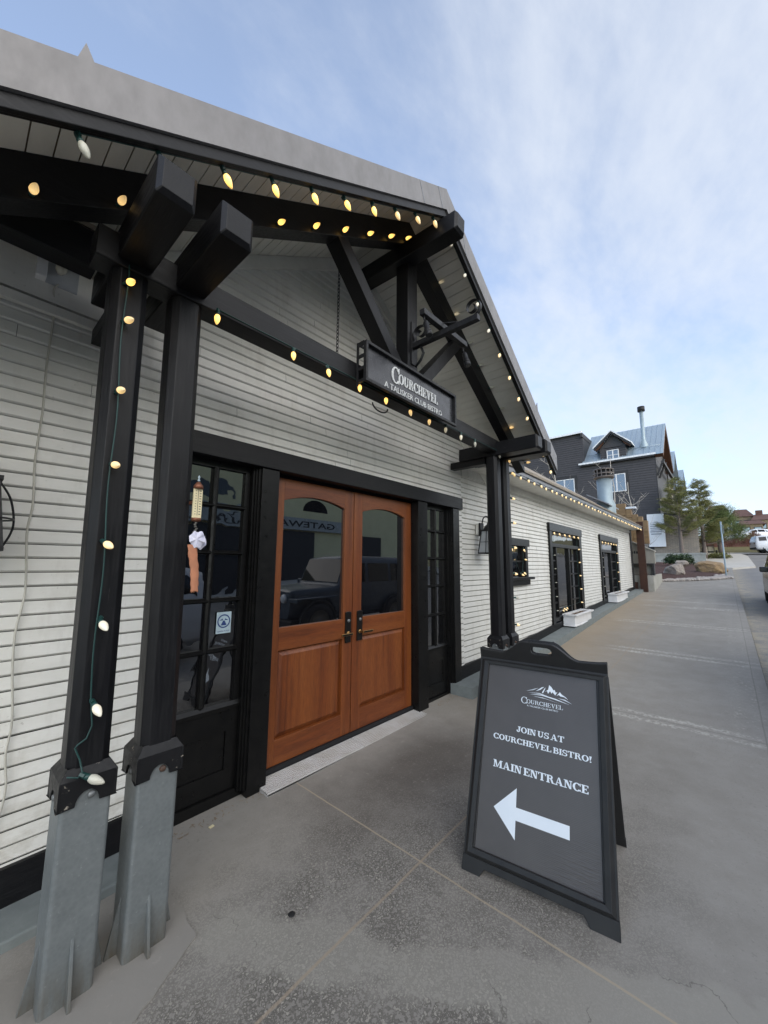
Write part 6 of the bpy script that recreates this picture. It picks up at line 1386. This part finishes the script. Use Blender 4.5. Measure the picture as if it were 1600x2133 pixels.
def car(name, lab, loc, rz_, paint, kind, cat='car', glass_m=None, grp=None):
    """x forward, origin on the ground under the middle"""
    T = thing(name, lab, cat, loc, rz_ if abs(rz_) > 1e-6 else 1e-5, grp); glass_m = glass_m or M_GLASSC
    if kind == 'suv':   # (x, z_low, z_belt, z_top, half width, half width at top)
        S = [(-2.32, .50, .95, 1.02, .80, .74), (-2.28, .36, 1.02, 1.30, .89, .74), (-2.12, .30, 1.05, 1.66, .92, .72), (-1.5, .27, 1.06, 1.74, .94, .70), (-.4, .27, 1.04, 1.76, .94, .69), (.45, .27, 1.02, 1.70, .94, .68), (.95, .27, 1.02, 1.36, .94, .74), (1.30, .27, 1.03, 1.08, .94, .80), (1.95, .30, .97, 1.00, .92, .78), (2.26, .36, .80, .88, .84, .72), (2.36, .48, .66, .70, .74, .66)]; wb = (-1.38, 1.42); wr_ = .37
    elif kind == 'jeep':
        S = [(-2.05, .55, 1.05, 1.10, .78, .76), (-2.0, .48, 1.10, 1.80, .80, .72), (-1.5, .45, 1.12, 1.86, .80, .72), (0.0, .45, 1.12, 1.86, .80, .71), (.35, .45, 1.12, 1.80, .80, .71), (.60, .45, 1.12, 1.20, .80, .74), (.75, .45, 1.12, 1.17, .78, .74), (1.7, .50, 1.08, 1.12, .62, .58), (1.82, .52, 1.05, 1.08, .60, .56)]; wb = (-1.25, 1.25); wr_ = .42
    else:
        S = [(-2.28, .42, .78, .84, .74, .66), (-2.2, .30, .90, 1.00, .86, .66), (-1.6, .24, .94, 1.22, .90, .60), (-.7, .22, .93, 1.42, .91, .57), (.1, .22, .92, 1.44, .91, .57), (.75, .22, .90, 1.22, .91, .64), (1.25, .22, .88, .95, .90, .72), (1.9, .26, .80, .84, .86, .70), (2.2, .34, .64, .70, .76, .62)]; wb = (-1.35, 1.42); wr_ = .33
    def sec(x, zl, zb, zt, w, wt):
        h = [(w * .90, zl), (w, zl + .14), (w * 1.01, (zl + zb) / 2), (w * .99, zb), (w * .99 - (w - wt) * .12, zb + (zt - zb) * .10), (wt + (w - wt) * .12, zt - (zt - zb) * .16), (wt - .04, zt - .015), (wt * .5, zt)]
        return [(x, y, z) for y, z in h] + [(x, -y, z) for y, z in reversed(h)]
    b = MB(); rows = [sec(*s) for s in S]; b.grid(rows, True, False, True); b.face(list(reversed(rows[0]))); b.face(rows[-1])
    bd = b.build('body', paint, T); 
    def at(x):
        for a, c in zip(S[:-1], S[1:]):
            if a[0] <= x <= c[0]: u = (x - a[0]) / (c[0] - a[0]); return [a[k] + (c[k] - a[k]) * u for k in range(6)]
        return S[-1]
    def side(xa, xb, s):
        n = 6; lo = []; hi = []
        for k in range(n + 1):
            x = xa + (xb - xa) * k / n; _, zl, zb, zt, w, wt = at(x)
            f = lambda u: (x, s * ((w * .99 - (w - wt) * .12) + ((wt + (w - wt) * .12) - (w * .99 - (w - wt) * .12)) * u + .006), zb + (zt - zb) * (.10 + .74 * u))
            lo.append(f(.08)); hi.append(f(.90))
        g_ = MB(); g_.grid([lo, hi], False); return g_
    spans = {'suv': ((-2.02, -1.45), (-1.35, -.42), (-.32, .62)), 'jeep': ((-1.9, -1.2), (-1.1, -.35), (-.25, .30)), 'sedan': ((-1.55, -.75), (-.66, .02), (.10, .78))}[kind]
    for s in (-1, 1):
        for xa, xb in spans: side(xa, xb, s).build('side_window', glass_m, T)
    def cross(xa, xb, nm):
        g_ = MB(); r0 = []; r1 = []
        A, C_ = at(xa), at(xb)
        for s in (-1, -.5, 0, .5, 1):
            wa, wc = (A[5] - .06) * s, (C_[5] - .06) * s; e = Vector((-(C_[3] - A[3]), 0, C_[0] - A[0])); e.normalize(); e = e if e.z > 0 else -e
            r0.append((A[0] + e.x * .012, wa, A[3] - .01 * abs(s) + e.z * .012)); r1.append((C_[0] + e.x * .012, wc, C_[3] - .01 * abs(s) + e.z * .012))
        g_.grid([r0, r1], False); g_.build(nm, glass_m, T)
    fr_ = {'suv': ((.52, .93), (.95, 1.24)), 'jeep': ((.36, .58),), 'sedan': ((.18, .72), (.77, 1.16))}[kind]
    for xa, xb in fr_: cross(xa, xb, 'windscreen')
    cross(*{'suv': (-2.26, -2.14), 'jeep': (-2.045, -2.005), 'sedan': (-2.1, -1.0)}[kind], 'rear_window')
    for xw in wb:
        for s in (-1, 1):
            y = s * .80; t = MB(); t.lathe([(wr_ * .66, -.11), (wr_ * .94, -.11), (wr_, -.07), (wr_, .07), (wr_ * .94, .11), (wr_ * .66, .11)], (xw, y, wr_), 22, 'y'); tw = t.build('wheel', M_TYRE, T)
            q = MB(); q.lathe([(0.0, s * .085), (wr_ * .2, s * .09), (wr_ * .22, s * .07), (wr_ * .62, s * .085), (wr_ * .66, s * .105), (wr_ * .66, -s * .05)], (xw, y, wr_), 22, 'y'); q.build('rim', M_STEEL if kind != 'jeep' else M_DULLMETAL, tw)
            ar = MB(); ar.lathe([(wr_ * 1.05, .0), (wr_ * 1.16, .0), (wr_ * 1.16, s * .03), (wr_ * 1.05, s * .03)], (xw, s * .905 if kind != 'jeep' else s * .86, wr_ + .01), 26, 'y'); ar.build('wheel_arch', M_TYRE, T)
    L_ = S[-1]; zh = {'suv': .78, 'jeep': .93, 'sedan': .64}[kind]
    for s in (-1, 1):
        m_ = MB(); m_.lathe([(0, .0), (.07, .01), (.09, .03), (.09, .05)] if kind != 'jeep' else [(0, .03), (.085, .025), (.095, 0), (.095, -.04)], ({'suv': 2.24, 'jeep': 1.84, 'sedan': 2.1}[kind], s * ({'suv': .64, 'jeep': .42, 'sedan': .6}[kind]), zh), 14, 'x'); m_.build('headlight', M_LAMPG, T)
        m_ = MB().box(S[0][0] - .02, S[0][0] + .08, s * .62 - .12, s * .62 + .12, .86, 1.0); m_.build('tail_light', M_ROOFTILE, T, .01)
        xm = {'suv': .78, 'jeep': .45, 'sedan': .78}[kind]; _, zl, zb, zt, w, wt = at(xm); m_ = MB().box(xm - .06, xm + .06, s * (w + .08) - .09, s * (w + .08) + .09, zb + .02, zb + .17); m_.build('mirror', paint, T, .03)
    bp = MB().box(S[0][0] - .03, S[0][0] + .25, -.84, .84, .34, .52).box(S[-1][0] - .25, S[-1][0] + .03, -.72, .72, .34, .50); bp.build('bumper', M_TYRE if kind != 'sedan' else paint, T, .03)
    if kind == 'jeep':
        q = MB()
        for k in range(7): q.box(1.825, 1.835, -.27 + k * .09 - .022, -.27 + k * .09 + .022, .72, 1.0)
        q.build('grille', M_DARKHOLE, T)
        q = MB()
        for s in (-1, 1): q.prism([(.75, .98), (1.85, .95), (1.85, .86), (1.65, .92), (1.0, .92), (.75, .6)], lambda x, z: (x, s * .60, z), lambda x, z: (x, s * .90, z))
        q.build('fender', M_CARB, T, .02)
    return T
car('parked_suv', 'dark parked vehicle at the kerb, only a sliver at the photo\'s right edge', (16.2, -1.80, gz(16.2) - .13), PI, M_CARD, 'suv')
car('white_suv', 'white sport utility vehicle driving up the street beside the verge', (54.6, -4.40, gz(54.6) - .04), -1.35, M_CARW, 'suv')
car('white_sedan', 'white car parked above the red-brown thicket', (69.5, -3.15, 5.05), PI * .5 + .35, M_CARW, 'sedan'); car('silver_sedan', 'pale car mostly hidden behind the thicket and pine', (72.0, -.7, 5.15), PI * .5 + .3, M_CARW, 'sedan')
car('parked_jeep', 'blue-grey off-roader parked at the kerb opposite the doors, seen mirrored in the door glass', (6.6, -1.75, gz(6.6) - .13), PI, M_CARB, 'jeep')
car('silver_hatch', 'pale parked car up the kerb, seen mirrored in the left sidelight', (1.0, -2.9, gz(1) - .13), PI, M_CARW, 'suv')
tag(MB().box(66.5, 80, -12, 8, 3.5, 5.05).build('parking_terrace', M_ROAD), kind='structure')
# utility trailer by the driveway
TR = thing('utility_trailer', 'black rail utility trailer carrying a pale panel beside the driveway', 'trailer', (49, 1.6, 2.7))
b = MB().box(48.5, 50.5, 0.75, 2.5, 2.95, 3.05)
for y in (.75, 1.2, 1.65, 2.1, 2.46): b.box(48.47, 48.52, y, y + .045, 3.05, 3.55)
b.box(48.46, 48.53, .75, 2.5, 3.52, 3.58); b.tube([(48.6, 2.5, 2.98), (48.6, 3.5, 2.92)], .04, 6); b.build('frame', M_IRON, TR); MB().box(48.56, 48.60, .80, 1.95, 3.06, 3.50).build('load_panel', M_TRAILERP, TR)
for y in (0.62, 2.55): MB().lathe([(0, -.08), (.27, -.08), (.27, .08), (0, .08)], (49.5, y, 2.92), 16, 'y').build('wheel', M_TYRE, TR)
# houses on the hill
def house(lab, x, y, z, w, d, h, rh, hip=.35, chim=None):
    H_ = thing('hillside_house', lab, 'house', (x, y, z), 0, 'red roofed houses up the hill')
    MB().box(x, x + d, y - w / 2, y + w / 2, z - 3, z + h).build('wall', M_STUCCO, H_)
    b = MB(); o = .4; q = [(x - o, y - w / 2 - o, z + h), (x + d + o, y - w / 2 - o, z + h), (x + d + o, y + w / 2 + o, z + h), (x - o, y + w / 2 + o, z + h)]; xm = x + d / 2; r0, r1 = (xm, y - w / 2 * (1 - hip), z + h + rh), (xm, y + w / 2 * (1 - hip), z + h + rh)
    b.face([q[0], q[3], r1, r0]); b.face([q[1], q[2], r1, r0]); b.face([q[0], q[1], r0]); b.face([q[3], q[2], r1]); b.face(q); rf_ = b.build('roof', M_ROOFTILE, H_)
    if chim: MB().box(xm - .5, xm + .5, y + chim - .45, y + chim + .45, z + h, z + h + rh + .7).build('chimney', M_ROOFTILE, rf_, root=H_)
    for yy in (-w * .28, w * .22): 
        f = MB().box(x - .05, x + .02, y + yy - .5, y + yy + .5, z + h * .4, z + h * .8).build('window', M_LODGET, H_)
        p = MB(); p.face([(x - .055, y + yy - .4, z + h * .45), (x - .055, y + yy + .4, z + h * .45), (x - .055, y + yy + .4, z + h * .75), (x - .055, y + yy - .4, z + h * .75)]); p.build('pane', M_GLASSL, f, root=H_)
house('tan hillside house with a red hipped roof right of the pine', 95, -2.8, 7.4, 2.6, 7, 3.2, 1.7)
house('tan hillside house with red roof and square chimney at the photo\'s right edge', 92, -6.0, 7.0, 3.6, 7, 2.6, 1.3, .15, chim=.9)
house('red roofed house peeking over the top of the pine', 96, .55, 8.0, 2.6, 7, 3.9, 1.6, .2)
house('low tan house wing between pine and chimney house', 88, -3.6, 6.4, 2.8, 4, 2.2, .8, .1)
# ---- across the street: what the door glass mirrors
AC = thing('opposite_building', 'beige building across the street, seen mirrored in the door glass', 'building', (8, -16, 0))
MB().box(-14, 34, -22, -16, -1, 8.5).build('wall', M_BEIGE, AC)
b = MB()
for x in (17.1, 9.5, 2, -6): b.prism([(x - 1.1, 5.2), (x + 1.1, 5.2)] + [(x + 1.1 * math.cos(t), 5.2 + .85 * math.sin(t)) for t in [k * PI / 10 for k in range(1, 10)]], lambda u, v: (u, -15.985, v), lambda u, v: (u, -16.05, v))
b.build('arched_window', M_GLASSC, AC)
b = MB()
for (x0_, x1_) in ((7.0, 17.0), (-10, 3), (21.5, 24)): b.box(x0_, x1_, -15.98, -15.9, -.5, 3.75)
b.build('garage_opening', M_DARKHOLE, AC)
MB().box(5.5, 19.8, -15.95, -15.6, 3.82, 4.62).build('sign_band', M_GREYBAND, AC)
b = MB()
for k, p in enumerate(sans_polys('GATEWAY  PLAZA', 0, 9.5, 0, .42, .02)): b.face([(18.6 - u, -15.59 + .0005 * (k % 5), 4.0 + v) for u, v in p])
b.build('band_lettering', M_IRON, AC, fix=False)
